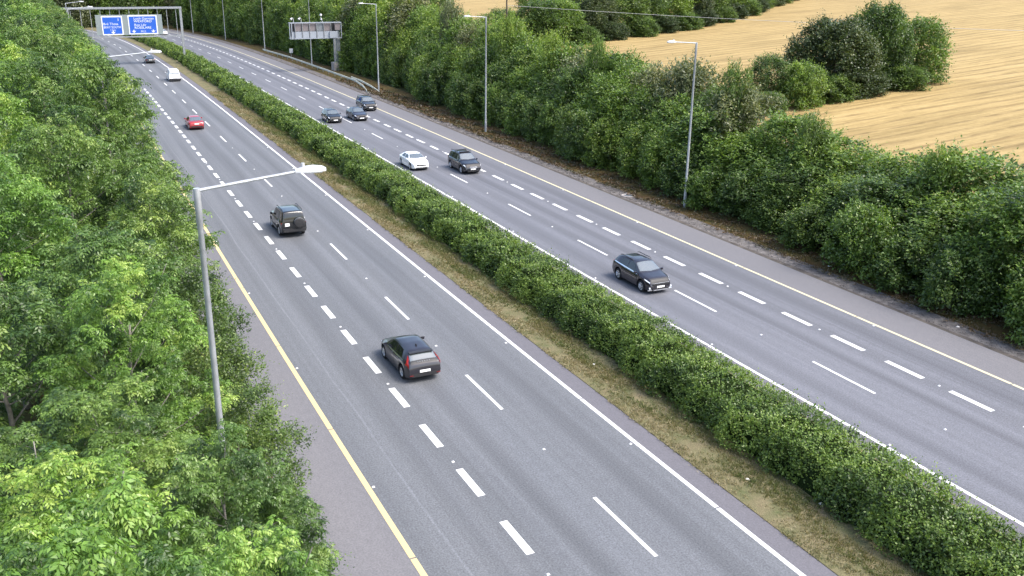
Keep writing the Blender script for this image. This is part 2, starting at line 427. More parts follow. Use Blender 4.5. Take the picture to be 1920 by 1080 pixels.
# ------------------------------------------------------------------ painted markings (sheets 4 mm above the asphalt)
def strip_mb(mb, o, wdt, s0, s1, z=.005, step=2.0):
    n = max(1, int(math.ceil((s1-s0)/step)))
    s = np.linspace(s0, s1, n+1)
    a = W(s, o-wdt/2, z); b = W(s, o+wdt/2, z)
    V = np.concatenate([a, b]); k = n+1
    mb.add(V.tolist(), [(i, k+i, k+i+1, i+1) for i in range(n)])
def edge_line(name, m, o, wdt, s0, s1, ph):
    mb = MB(); s = s0
    while s < s1:
        e = min(s+10.0, s1); strip_mb(mb, o, wdt, s, e-.07); s = e
    return tag(mb.build(name, m), kind='structure')
edge_line('edge_marking', M['yellow_paint'], 8.94, .21, -15.0, 330, 0)
edge_line('edge_marking', M['white_paint'], 19.97, .19, -16.8, 330, 0)
edge_line('edge_marking', M['white_paint'], 29.13, .18, -14.0, 400, 0)
edge_line('edge_marking', M['pale_yellow_paint'], 39.37, .18, -14.0, 400, 0)
def dashes(o, wdt, ln, centres):
    mb = MB()
    for c in centres: strip_mb(mb, o, wdt, c-ln/2, c+ln/2, step=2.2)
    return tag(mb.build('lane_marking', M['white_paint']), kind='structure')
cB = [20.6, 24.6, 28.6, 32.7, 36.7, 40.7, 44.7, 48.8, 52.7, 56.7, 60.8, 64.7, 68.7, 72.6, 76.5, 80.5, 84.3, 88.2, 92, 95.9, 99.6, 103.5, 107.5, 111.2, 114.7, 118.3, 122.2, 126.1, 129.9, 133.9, 138, 142, 146, 150, 154, 158]
cC = [11.6, 23.65, 35.7, 47.9, 60.1, 71.9, 83.7, 95.9, 107.7, 119.4, 130.6, 141.5, 153.4, 164.4, 176, 187.7, 200.1, 212, 224, 236, 248, 260, 272, 284]
cF = [18, 30, 41.95, 54, 65.7, 78.5, 90.7, 103.1, 115.5, 127.4, 139.3, 151.3, 163.4, 175.5, 187.6, 199.7, 211.8, 224, 236, 248, 260, 272, 284, 296, 308]
cG = [21.6, 25.5, 29.4, 33.2, 37.1, 41, 45, 49, 53.1, 57.1, 61.1, 65.2, 69.3, 73.2, 77.3, 81.4, 85.5, 89.6, 93.8, 98, 101.8, 105.9, 109.9, 114.2, 118.2, 122.2, 126.2, 130.1, 134.4, 138.3, 142.5, 146.3, 150.3, 154.4, 158.6, 162.7, 166.7, 170.6, 175.1, 179.5, 184.2] + [184.2+4.1*k for k in range(1, 32)]
dashes(12.56, .30, 2.15, cB)
dashes(16.28, .15, 4.05, cC)
dashes(32.62, .15, 4.1, cF)
dashes(36.03, .30, 2.3, cG)

# road studs
stud_me = None
def stud(s, o, lab):
    global stud_me
    if stud_me is None:
        mb = MB(); mb.add([(-.06, -.05, 0), (.06, -.05, 0), (.06, .05, 0), (-.06, .05, 0), (-.04, -.025, .03), (.04, -.025, .03), (.04, .025, .03), (-.04, .025, .03)],
                          [(4, 5, 6, 7), (0, 1, 5, 4), (1, 2, 6, 5), (2, 3, 7, 6), (3, 0, 4, 7)])
        stud_me = bpy.data.meshes.new('road_stud'); stud_me.from_pydata(mb.v, [], mb.f); stud_me.materials.append(M['stud'])
    ob = bpy.data.objects.new('road_stud', stud_me); COL.objects.link(ob)
    ob.location = WV(s, o, .001); ob.rotation_euler = (0, 0, -heading(s))
    tag(ob, lab[0], 'road stud', lab[1])
for o, ph, per, tx in ((9.14, 29.8, 12, 'beside the yellow edge line of the left carriageway'), (12.56, 22.3, 8, 'between the broad short dashes of the left carriageway'),
                  (16.28, 29.7, 12, 'between the thin dashes of the left carriageway'), (19.72, 28.6, 12, 'beside the white line along the grass median'),
                  (29.38, 24.0, 12, 'beside the white line along the hedge'), (32.62, 24.0, 12, 'between the thin dashes of the right carriageway'),
                  (36.03, 27.3, 8, 'between the broad short dashes of the right carriageway'), (39.17, 34.5, 12, 'beside the pale yellow edge line of the right carriageway')):
    s = ph-per
    while s < 112:
        if s > 16: stud(s, o, ('small white road stud '+tx, 'road studs '+tx))
        s += per

# ------------------------------------------------------------------ foliage generators
def orient_quads(pos, nrm, along, ln, wd):
    """diamond leaves: pos = leaf base (n,3); along = leaf direction, nrm = approx face normal"""
    along = along/np.linalg.norm(along, axis=1, keepdims=True)
    side = np.cross(nrm, along); side /= (np.linalg.norm(side, axis=1, keepdims=True)+1e-9)
    nn = np.cross(along, side)
    ln = np.asarray(ln).reshape(-1, 1); wd = np.asarray(wd).reshape(-1, 1)
    b = pos; t = pos+along*ln-nn*ln*.12
    l = pos+along*ln*.45+side*wd*.5; r = pos+along*ln*.45-side*wd*.5
    return np.stack([b, r, t, l], 1)
def unit(r, n):
    v = r.normal(size=(n, 3)); return v/np.linalg.norm(v, axis=1, keepdims=True)

def clumps_for(r, H, R, z0, n, shape=1.0, top=.9):
    """clump centres spread over an uneven crown from z0 to H, widest radius R"""
    out = []
    lob = r.normal(0, .10, 8)
    for i in range(n):
        u = (i+.5)/n
        zz = 1-u**.95                                     # 1 top .. 0 bottom
        ang = i*2.39996+r.normal(0, .25)
        prof = math.sqrt(max(0.02, 1-(abs(zz-.42)/(.60 if zz > .42 else .75))**2.2))
        lobes = 1+.16*math.sin(3*ang+lob[0]*20)+.10*math.sin(5*ang+7*zz+lob[1]*20)
        fill = 1.0 if r.random() < .75 else r.uniform(.2, .8)
        rad = R*prof*lobes*fill*.86
        z = z0+(H-z0)*(zz*.97)+r.normal(0, .05*H*.3)
        out.append((rad*math.cos(ang), rad*math.sin(ang), z))
    return np.array(out)

def crown_leaves(r, C, cr, per, ln, wd, axis_xy=(0, 0), droop=.25, zc=None):
    n = len(C)*per
    ci = np.repeat(np.arange(len(C)), per)
    d = unit(r, n); d[:, 2] = np.where(d[:, 2] < -.55, -d[:, 2], d[:, 2])
    crr = cr*r.uniform(.6, 1.35, len(C))[ci]
    pos = C[ci]+d*crr[:, None]*(r.random(n)**.45)[:, None]*np.array([1, 1, 1.05])
    out = pos.copy(); out[:, 2] = 0; out /= (np.linalg.norm(out, axis=1, keepdims=True)+1e-6)
    nrm = d*.6+np.array([0, 0, .6])+r.normal(0, .45, (n, 3))
    al = out*.4+d*.6+r.normal(0, .7, (n, 3)); al[:, 2] -= droop*.3
    Q = orient_quads(pos, nrm, al, ln*r.uniform(.65, 1.3, n), wd*r.uniform(.7, 1.25, n))
    # ragged leafy shoots that break the outline
    m = len(C)*4; K = 9
    sci = np.repeat(np.arange(len(C)), 4)
    so_ = C[sci]*np.array([1, 1, 0]); so_ /= (np.linalg.norm(so_, axis=1, keepdims=True)+1e-6)
    sd_ = so_*.55+unit(r, m)*.55+np.array([0, 0, .55]); sd_ /= np.linalg.norm(sd_, axis=1, keepdims=True)
    sl_ = r.uniform(.5, 1.5, m)*cr*.95
    sb_ = C[sci]+sd_*(cr*.75)
    for k in range(K):
        p = sb_+sd_*(sl_*(k+.5)/K)[:, None]+r.normal(0, .05, (m, 3))
        w_ = 1-.45*k/K
        Qx = orient_quads(p, sd_*.3+np.array([0, 0, .7])+r.normal(0, .45, (m, 3)), unit(r, m)+sd_*.4, ln*w_*r.uniform(.8, 1.3, m), wd*w_*r.uniform(.8, 1.2, m))
        Q = np.concatenate([Q, Qx])
    ci = np.concatenate([ci]+[sci]*K); n = len(ci)
    ctint = r.normal(.45, .18, len(C))[ci]
    t = np.clip(ctint+r.normal(0, .20, n), 0, 1)
    t = np.where(r.random(n) < .03, 1.0, t)
    return Q.reshape(-1, 3), t

def ash_leaves(r, C, cr, ros, nleaf, npair, scale, fullness=1.0):
    """rosettes of pinnate leaves at twig ends: every leaf arches out and down and carries paired leaflets"""
    nr = len(C)*ros
    ci = np.repeat(np.arange(len(C)), ros)
    d = unit(r, nr); d[:, 2] = np.abs(d[:, 2])*1.0-.18
    d[:, 2] = np.where(r.random(nr) < .4, -np.abs(d[:, 2])*.8, d[:, 2])
    rp = C[ci]+d*(cr*r.uniform(.7, 1.2, len(C)))[ci][:, None]*(r.random(nr)**.4)[:, None]*np.array([1, 1, 1.1])
    rt = np.clip(r.normal(.48, .20, len(C))[ci]+r.normal(0, .16, nr), 0, 1)
    rsc = scale*r.uniform(.7, 1.2, nr)
    n = nr*nleaf
    ri = np.repeat(np.arange(nr), nleaf)
    a = np.tile(np.arange(nleaf)*2*np.pi/nleaf, nr)+r.normal(0, .35, n)
    el = r.uniform(-.5, 1.0, n)
    L = .36*rsc[ri]*r.uniform(.75, 1.15, n)
    hx = np.stack([np.cos(a)*np.cos(el), np.sin(a)*np.cos(el), np.sin(el)], 1)
    sidev = np.stack([-np.sin(a), np.cos(a), np.zeros(n)], 1)
    base = rp[ri]
    Qs = []; ts = []
    for k in range(npair+1):
        u = (k+1.0)/(npair+1)
        p = base+hx*(L*u)[:, None]; p[:, 2] -= (L*.55*u*u)
        tang = hx.copy(); tang[:, 2] -= 1.1*u
        tang /= np.linalg.norm(tang, axis=1, keepdims=True)
        nn = np.cross(tang, sidev); nn *= np.sign(nn[:, 2:3]+1e-9)
        for sg in ((1, -1) if k < npair else (0,)):
            al = tang*(.55 if sg else 1)+sidev*(sg*.85)+np.array([0, 0, -.25])+r.normal(0, .12, (n, 3))
            ll = L*(.42 if npair > 3 else .55)*r.uniform(.8, 1.15, n)
            Qs.append(orient_quads(p, nn+r.normal(0, .42, (n, 3)), al, ll, ll*.40)); ts.append(np.clip(rt[ri]+r.normal(0, .08, n)+.05*(u-.5), 0, 1))
    Q = np.concatenate(Qs).reshape(-1, 3); t = np.concatenate(ts)
    return Q, t

def trunk_mb(r, H, C, rad, z0, nl=12, lean=.04):
    mb = MB()
    tx, ty = r.normal(0, lean*H*.5, 2)
    top = H*.82
    pts = [Vector((tx*u*u+r.normal(0, .03)*H*.15*u, ty*u*u+r.normal(0, .03)*H*.15*u, top*u-.15*(u == 0))) for u in np.linspace(0, 1, 7)]
    mb.tube(pts, [rad*(1-.85*u)+.012 for u in np.linspace(0, 1, 7)], 8)
    idx = r.permutation(len(C))[:nl]
    for i in idx:
        c = Vector(C[i].tolist())
        u = min(.95, max(.12, (c.z-.35*math.hypot(c.x, c.y)-.05*H)/top))
        a = Vector((tx*u*u, ty*u*u, top*u))
        m_ = a.lerp(c, .55)+Vector((r.normal(0, .12), r.normal(0, .12), -.06*(c-a).length))
        q_ = rad*(1-.8*u)*.55
        ex = 1.22 if r.random() < .3 else .97
        mb.tube([a, m_, a.lerp(c, ex)], [q_, q_*.6, .014], 5, cap=False)
    return mb

PROTO = {}
def proto_tree(key, seed, H, R, z0, nclump, cr, per, ln, wd, ash=None, rad=.14, limbs=14, bark='bark', shape=1.0):
    r = np.random.default_rng(seed)
    C = clumps_for(r, H, R, z0, nclump)
    if ash: Q, t = ash_leaves(r, C, cr, *ash)
    else: Q, t = crown_leaves(r, C, cr, per, ln, wd)
    me = fast_mesh('crown', Q, None, t)
    tm = trunk_mb(r, H, C, rad, z0, limbs)
    mt = bpy.data.meshes.new('trunk'); mt.from_pydata([tuple(v) for v in tm.v], [], tm.f)
    mt.polygons.foreach_set('use_smooth', [True]*len(mt.polygons)); mt.materials.append(M[bark])
    me.materials.append(M['leaf_mid'])
    PROTO[key] = (me, mt, H, R)

def place_tree(key, X, Hs, Rs, rz, leaf, name, label, cat, group, tilt=(0, 0)):
    me, mt, H, R = PROTO[key]
    root = empty(name, X, rz)
    root.rotation_euler = (tilt[0], tilt[1], rz)
    tag(root, label, cat, group)
    tr = bpy.data.objects.new('trunk', mt); cr = bpy.data.objects.new('crown', me)
    for ob in (tr, cr):
        COL.objects.link(ob); ob.parent = root; ob.scale = (Rs/R, Rs/R, Hs/H)
    cr.material_slots[0].link = 'OBJECT'; cr.material_slots[0].material = M[leaf]
    return root

# near and middle trees of the left side: ash-like pinnate leaves
proto_tree('ash_near', 11, 12, 2.8, 3.5, 74, .66, 0, 0, 0, ash=(20, 7, 4, .76), rad=.13, limbs=26)
proto_tree('ash_near_b', 12, 12, 2.8, 3.0, 66, .70, 0, 0, 0, ash=(21, 7, 4, .76), rad=.13, limbs=26)
proto_tree('ash_mid', 13, 13, 3.2, 1.5, 100, .84, 0, 0, 0, ash=(23, 6, 2, .86), rad=.16, limbs=24)
proto_tree('ash_mid_b', 14, 13, 3.2, 1.0, 92, .90, 0, 0, 0, ash=(24, 6, 2, .86), rad=.16, limbs=24)
proto_tree('small_leaf', 15, 7, 2.4, .2, 120, .55, 190, .125, .075, rad=.08, limbs=16)
# roadside belt on the right
proto_tree('belt_a', 21, 9, 3.2, .1, 130, .92, 112, .30, .17, rad=.13, limbs=16, bark='bark_dark')
proto_tree('belt_b', 22, 9, 3.2, .1, 120, 1.0, 120, .28, .165, rad=.13, limbs=16, bark='bark_dark')
proto_tree('belt_c', 23, 9, 3.0, .2, 110, 1.05, 125, .31, .17, rad=.14, limbs=14, bark='bark')
proto_tree('belt_d', 24, 9, 3.0, .1, 160, .80, 100, .26, .155, rad=.12, limbs=16, bark='bark')
proto_tree('belt_e', 27, 9, 3.0, .1, 110, .82, 112, .30, .13, rad=.12, limbs=30, bark='bark')
proto_tree('shrub_a', 25, 4, 2.3, 0, 85, .62, 150, .21, .13, rad=.05, limbs=10, bark='bark_dark')
proto_tree('shrub_b', 26, 4, 2.3, 0, 75, .70, 150, .22, .13, rad=.05, limbs=10, bark='bark_dark')
proto_tree('field_tree', 31, 9, 5.0, -.3, 260, 1.05, 200, .26, .19, rad=.25, limbs=14, bark='bark_dark')

ORD = ['first', 'second', 'third', 'fourth', 'fifth', 'sixth', 'seventh', 'eighth', 'ninth', 'tenth', 'eleventh', 'twelfth', 'thirteenth']
LAMP_S = [60.9, 100.9, 142.1, 187.0, 225.3, 266.5, 300.5]
LAMP_N = ['nearest', 'second', 'third', 'fourth', 'fifth', 'sixth', 'farthest']
def place_words(s):
    i = sum(1 for q in LAMP_S if q < s)
    if i == 0: return 'before the nearest right lamp post'
    if i == len(LAMP_S): return 'past the farthest right lamp post'
    return 'between %s and %s right lamp posts' % (LAMP_N[i-1], LAMP_N[i])

crest_s = [-10, 35, 38, 41, 48, 54, 59, 65, 76, 88, 99, 114, 136, 150, 175, 260, 330]
crest_z = [8.5, 8.2, 7.2, 8.8, 6.1, 6.6, 7.3, 9.6, 9.3, 10.0, 9.6, 11.2, 10.8, 12.4, 14, 15.5, 17]
def row(o, s0, s1, step, hfun, rfun, keys, leaves, words, cat, name, group, seed):
    r = np.random.default_rng(seed); s = s0; cnt = {}
    while s < s1:
        ss = s+r.normal(0, step*.14); oo = o(ss)+r.normal(0, .35)
        k = keys[r.integers(len(keys))]; lf = leaves[r.integers(len(leaves))]
        Hh = hfun(ss)*r.uniform(.88, 1.08); Rr = rfun(ss)*r.uniform(.9, 1.12)
        pw = place_words(ss); cnt[pw] = cnt.get(pw, 0)+1
        adj = {'leaf_dark': 'dark green', 'leaf_mid': 'mid green', 'leaf_bright': 'yellowish green', 'leaf_grey': 'grey green', 'leaf_blackish': 'blackish green'}[lf]
        lab = '%s %s, %s %s' % (adj, words, ORD[min(cnt[pw]-1, 12)], pw)
        zoff = float(terr_off(np.array(ss), np.array(oo)))+(.045*min(max(oo-43, 0), 4) if oo < 50 else .0)
        place_tree(k, WV(ss, oo, zoff-.05), Hh, Rr, r.uniform(0, 6.28), lf, name, lab, cat, group)
        s += step*(1.0 if s < 170 else 1.45)
crest = lambda s: float(np.interp(s, crest_s, crest_z))
edge = lambda s: float(np.interp(s, [20, 30, 40, 61, 95, 125, 140, 225, 250, 330], [44.4, 44.5, 44.4, 46.0, 47.0, 47.2, 49.6, 49.6, 48.0, 47.5]))
row(lambda s: edge(s)+1.75, 22, 330, 4.2, lambda s: min(4.4, crest(s)*.45)*(1 if s < 120 else 1.2), lambda s: 2.1 if s < 170 else 3.0, ['shrub_a', 'shrub_b'], ['leaf_dark', 'leaf_mid', 'leaf_dark', 'leaf_mid'],
    'shrub at the verge edge', 'shrub', 'shrub', 'shrubs along the right verge', 101)
row(lambda s: edge(s)+4.3, 24, 330, 4.6, lambda s: crest(s)*.76, lambda s: 3.0 if s < 170 else 4.2, ['belt_a', 'belt_b', 'belt_d', 'belt_c', 'belt_e'], ['leaf_dark', 'leaf_mid', 'leaf_mid', 'leaf_bright', 'leaf_mid'],
    'bushy tree mid belt', 'tree', 'bushy_tree', 'trees in the middle of the right belt', 102)
row(lambda s: max(52.4, edge(s)+6.5), 26, 335, 4.6, lambda s: crest(s)*.98, lambda s: 3.1 if s < 150 else 4.6, ['belt_a', 'belt_b', 'belt_c', 'belt_d', 'belt_e'], ['leaf_mid', 'leaf_mid', 'leaf_bright', 'leaf_bright', 'leaf_grey', 'leaf_dark'],
    'tall tree at the belt back', 'tree', 'broadleaf_tree', 'trees at the back of the right belt', 103)
PO = np.random.default_rng(404)
for i, (s, o, Hh, Rr, lf, wd_) in enumerate([(86.5, 51.5, 11.2, 1.4, 'leaf_mid', 'slender pointed tree sticking up over the belt against the field corner'), (64.5, 52.2, 10.6, 1.6, 'leaf_dark', 'narrow dark tree top just right of the nearest right lamp post'),
        (72.0, 52.8, 9.6, 1.3, 'leaf_grey', 'thin half bare tree top left of the nearest right lamp post'), (41.0, 50.6, 7.7, 1.6, 'leaf_mid', 'upright leafy shoot standing above the belt near the right edge'),
        (53.5, 51.0, 8.0, 1.4, 'leaf_dark', 'narrow dark tip above the belt below the field clump'), (97.0, 51.8, 11.2, 1.7, 'leaf_bright', 'narrow bright tree top behind the second right lamp post'),
        (110.0, 52.3, 12.6, 1.8, 'leaf_mid', 'slim tree top left of the second right lamp post'), (131.0, 53.0, 13.2, 2.0, 'leaf_grey', 'thin grey green tree top beside the far yellow field')]):
    place_tree('belt_e', WV(s, o, 0), Hh, Rr, PO.uniform(0, 6), lf, 'slender_tree', wd_, 'tree', 'slender trees rising above the right belt')
# far wood closing the view beyond the bend
row(lambda s: 60.0, 160, 360, 9.0, lambda s: 15+.01*s, lambda s: 5.2, ['belt_a', 'belt_b', 'belt_c'], ['leaf_dark', 'leaf_mid', 'leaf_grey'],
    'tall far tree beyond the belt', 'tree', 'broadleaf_tree', 'far trees behind the right belt', 104)
def far_trees(lst, label, group):
    r = np.random.default_rng(105)
    for i, (s, o, Hh, Rr) in enumerate(lst):
        lf = ['leaf_dark', 'leaf_mid', 'leaf_grey', 'leaf_mid'][i % 4]
        place_tree(['belt_a', 'belt_b', 'belt_c'][i % 3], WV(s, o, float(terr_off(np.array(s), np.array(o)))-.1), Hh, Rr, r.uniform(0, 6), lf, 'broadleaf_tree',
                   label, 'tree', group)
far_trees([(345+14*(i//7)+3*(i % 2), 4+8.0*(i % 7)+3*(i//7 % 2), 15+(i*37 % 5), 5.5) for i in range(28)], 'far tree closing off the motorway beyond the blue signs', 'far trees beyond the bend')

# ------------------------------------------------------------------ left-hand trees:  (s, o, height, crown radius, prototype, leaves, words)
LEFT = [
 (12.0, -.4, 11.6, 2.5, 'ash_near', 'leaf_ash', 'bright green ash tree with feathery leaves in the bottom left corner'),
 (13.6, 1.9, 9.6, 2.0, 'ash_near_b', 'leaf_ash', 'bright green ash tree reaching over the hard shoulder at the bottom edge'),
 (17.5, -.6, 9.6, 2.6, 'ash_near_b', 'leaf_ash', 'ash tree with arching yellowish leaves behind the bottom left corner'),
 (18.9, 2.5, 8.6, 2.0, 'ash_near', 'leaf_left', 'ash tree standing in front of the foot of the near left lamp post'),
 (20.7, 2.85, 7.0, 1.7, 'ash_near_b', 'leaf_left', 'young ash tree pressed against the foot of the near left lamp post'),
 (23.2, .2, 8.6, 2.6, 'ash_near', 'leaf_left', 'ash tree just left of the near left lamp post'),
 (22.4, 3.9, 4.2, 1.8, 'small_leaf', 'leaf_left', 'small dark leaved bush below the near left lamp post by the hard shoulder'),
 (28.0, 1.2, 10.2, 2.4, 'ash_near_b', 'leaf_ash', 'ash with a bright upright top left of the near lamp post'),
 (28.6, 4.3, 5.2, 2.0, 'small_leaf', 'leaf_dark', 'dark small leaved tree overhanging the yellow edge line'),
 (32.6, 4.0, 5.6, 2.0, 'small_leaf', 'leaf_dark', 'dark small leaved tree leaning over the hard shoulder behind the near lamp post'),
 (30.5, -2.2, 9.4, 2.8, 'ash_mid', 'leaf_left', 'shadowed tree with bare grey branches at the left edge of the photo'),
 (36.5, 1.0, 9.2, 2.8, 'ash_mid', 'leaf_left', 'dense tree in the middle of the left hand mass behind the near lamp post'),
 (38.0, 4.2, 6.6, 2.1, 'small_leaf', 'leaf_dark', 'small leaved tree just right of the near left lamp post'),
 (43.0, 3.6, 9.4, 2.4, 'ash_mid_b', 'leaf_left', 'tree whose edge meets the road at the top of the near lamp post'),
 (42.5, -2.5, 11.0, 3.1, 'ash_mid', 'leaf_ash', 'light green tree high at the left edge of the photo'),
 (49.0, .3, 11.5, 3.0, 'ash_mid_b', 'leaf_left', 'rounded green tree above the near lamp post'),
 (50.0, 3.7, 9.6, 2.4, 'ash_mid', 'leaf_left', 'darker tree hanging over the left hard shoulder'),
 (56.5, 2.5, 13.8, 2.8, 'ash_mid', 'leaf_left', 'tree at the road edge level with the red car'),
 (56.0, -3.6, 13.0, 3.3, 'ash_mid_b', 'leaf_ash', 'pale green tree at the left edge below the top corner'),
 (64.0, -.3, 13.0, 3.1, 'ash_mid', 'leaf_left', 'tall tree rising in the left mass below the second left lamp'),
 (66.5, 3.3, 11.0, 2.7, 'ash_mid_b', 'leaf_left', 'tree with a ragged edge against the road below the second left lamp'),
 (74.0, -3.6, 14.2, 3.4, 'ash_mid', 'leaf_ash', 'light tree crowding the left edge of the upper left mass'),
 (76.0, 2.6, 11.6, 2.9, 'ash_mid', 'leaf_left', 'tree at the road edge just beyond the second left lamp'),
 (84.0, -.8, 14.0, 3.2, 'ash_mid_b', 'leaf_left', 'tall tree in the upper left mass'),
 (88.0, 2.6, 12.0, 2.9, 'ash_mid_b', 'leaf_ash', 'tree with yellowish tips left of the black far car'),
 (96.0, -4.2, 15.0, 3.5, 'ash_mid', 'leaf_left', 'tall tree at the top left corner of the photo'),
 (101.0, 1.8, 12.6, 3.0, 'ash_mid', 'leaf_left', 'tree below the left hand blue sign'),
 (110.0, -2.2, 14.8, 3.4, 'ash_mid_b', 'leaf_ash', 'lighter tree at the top of the left mass'),
 (117.0, 2.2, 12.0, 3.1, 'ash_mid_b', 'leaf_left', 'tree hiding the foot of the sign gantry'),
 (126.0, -3.5, 15.0, 3.6, 'ash_mid', 'leaf_left', 'tree at the very top of the left mass near the corner'),
 (134.0, 1.5, 12.6, 3.3, 'ash_mid', 'leaf_left', 'tree in front of the left end of the sign gantry'),
 (146.0, -3.0, 15.5, 3.8, 'ash_mid_b', 'leaf_left', 'far tree at the top edge left of the gantry'),
 (154.0, 1.0, 12.6, 3.4, 'ash_mid_b', 'leaf_left', 'far road edge tree left of the gantry beam'),
 (170.0, -2.5, 15.5, 4.0, 'ash_mid', 'leaf_dark', 'far dark tree behind the far left lamp'),
 (182.0, .5, 12.6, 3.5, 'ash_mid', 'leaf_left', 'far tree along the left verge behind the gantry end'),
 (200.0, -4.0, 15.5, 4.2, 'ash_mid_b', 'leaf_dark', 'dark far tree behind the sign gantry on the left'),
 (215.0, .0, 12.6, 3.6, 'ash_mid_b', 'leaf_left', 'far tree beyond the gantry along the left verge'),
]
r_ = np.random.default_rng(55)
for (s, o, Hh, Rr, k, lf, words) in LEFT:
    place_tree(k, WV(s, o, .08), Hh, Rr, r_.uniform(0, 6.28), lf, 'ash_tree' if k.startswith('ash') else 'small_leaved_tree', words, 'tree', 'trees along the left hard shoulder')
far_trees([(225+13*i, -6-4*(i % 3), 15+(i*31 % 4), 5.0) for i in range(9)], 'far tree on the left side beyond the gantry', 'far trees left of the bend')

# ------------------------------------------------------------------ hedgerows and trees in the stubble field
def ground_z(X, Y):
    d = np.hypot(X_-X, Y_-Y); i = int(d.argmin()); t = T_[i]
    o = (X-X_[i])*math.cos(t)-(Y-Y_[i])*math.sin(t)
    return float(Z_[i]+terr_off(S_[i], np.array(o)))
def field_tree(X, Y, Hh, Rr, lf, words, key='field_tree', name='field_tree', group='trees standing in the stubble field', cat='tree', rz=0.):
    place_tree(key, (X, Y, ground_z(X, Y)-.1), Hh, Rr, rz, lf, name, words, cat, group)
field_tree(43.8, 131.5, 9.4, 5.8, 'leaf_blackish', 'big round blackish green tree in the stubble field')
field_tree(33.2, 124.5, 6.2, 2.5, 'leaf_dark', 'small ivy clad tree left of the big round field tree', 'belt_b', rz=1.)
field_tree(36.6, 121.5, 5.2, 2.7, 'leaf_mid', 'low bush with straw coloured side between the two field trees', 'shrub_a', rz=2.)
field_tree(31.6, 117.5, 2.6, 1.8, 'leaf_dark', 'low scrub at the left end of the field clump', 'shrub_b', 'field_shrub', cat='shrub')
field_tree(51.5, 137.0, 10.6, 4.4, 'leaf_dark', 'tall dark tree right of the big round field tree', rz=2.2)
field_tree(58.0, 139.0, 8.6, 4.0, 'leaf_mid', 'mid green tree at the right end of the field clump', 'belt_a', rz=.7)
field_tree(42.0, 125.8, 3.2, 3.0, 'leaf_dark', 'low dark scrub under the big round field tree', 'shrub_a', 'field_shrub', cat='shrub')
field_tree(47.5, 129.0, 3.0, 2.8, 'leaf_blackish', 'low dark scrub right of the big round field tree', 'shrub_b', 'field_shrub', cat='shrub', rz=1.)
field_tree(54.0, 133.0, 3.0, 3.0, 'leaf_dark', 'low scrub below the tall dark field tree', 'shrub_a', 'field_shrub', cat='shrub', rz=3.)
rh = np.random.default_rng(77)
HR = [(-22, 226), (-16, 221), (-10, 213), (-3, 205), (4, 202), (11, 206), (18, 212), (25, 218), (31, 224), (37, 230), (43, 238), (49, 246), (54, 255), (59, 264), (64, 274), (69, 284), (74, 294), (79, 304), (84, 314), (90, 324)]
HW = ['at the left end', 'near the left end', 'left of the utility pole', 'behind the pale bush', 'above the field corner', 'next to the field corner', 'left of the overhead wire', 'under the overhead wire', 'left of centre', 'at the centre', 'right of centre', 'behind the nearest right lamp head', 'right of the lamp head', 'where the field edge bends', 'past the bend of the field edge', 'near the top edge of the photo', 'at the top edge of the photo', 'just out at the top edge', 'near the right end', 'at the right end']
for i, (X, Y) in enumerate(HR):
    Hh = [4.5, 5, 5, 7.5, 9, 9, 9.5, 10, 10, 11, 11, 12, 12, 12, 12, 12, 12, 12, 12, 12][i]
    field_tree(X+rh.normal(0, .8), Y+rh.normal(0, .8)+3, Hh, 4.6 if Hh > 6 else 3.6, ['leaf_dark', 'leaf_mid', 'leaf_blackish', 'leaf_dark'][i % 4], 'hedgerow tree behind the stubble field '+HW[i], ['belt_a', 'belt_c', 'field_tree', 'belt_b'][i % 4], 'hedgerow_tree', 'hedgerow trees behind the field', rz=i*1.3)
    field_tree(X+3+rh.normal(0, .6), Y+1.0+rh.normal(0, .5), 3.6, 3.4, 'leaf_dark' if i % 2 else 'leaf_blackish', 'low dark bush at the foot of the hedgerow '+HW[i], 'shrub_a' if i % 2 else 'shrub_b', 'hedgerow_bush', 'hedgerow bushes behind the field', 'bush', rz=i*.7)
# second line of far trees behind the hedgerow so it stays closed
for i in range(12):
    X, Y = 12+8.5*i, 232+11.5*i
    field_tree(X-6, Y+12, 13+(i % 3), 5.2, ['leaf_mid', 'leaf_dark', 'leaf_grey'][i % 3], 'taller tree showing behind the field hedgerow, %s from the left' % ORD[i], ['belt_b', 'field_tree', 'belt_a'][i % 3], 'broadleaf_tree', 'tall trees behind the hedgerow', rz=i*2.1)

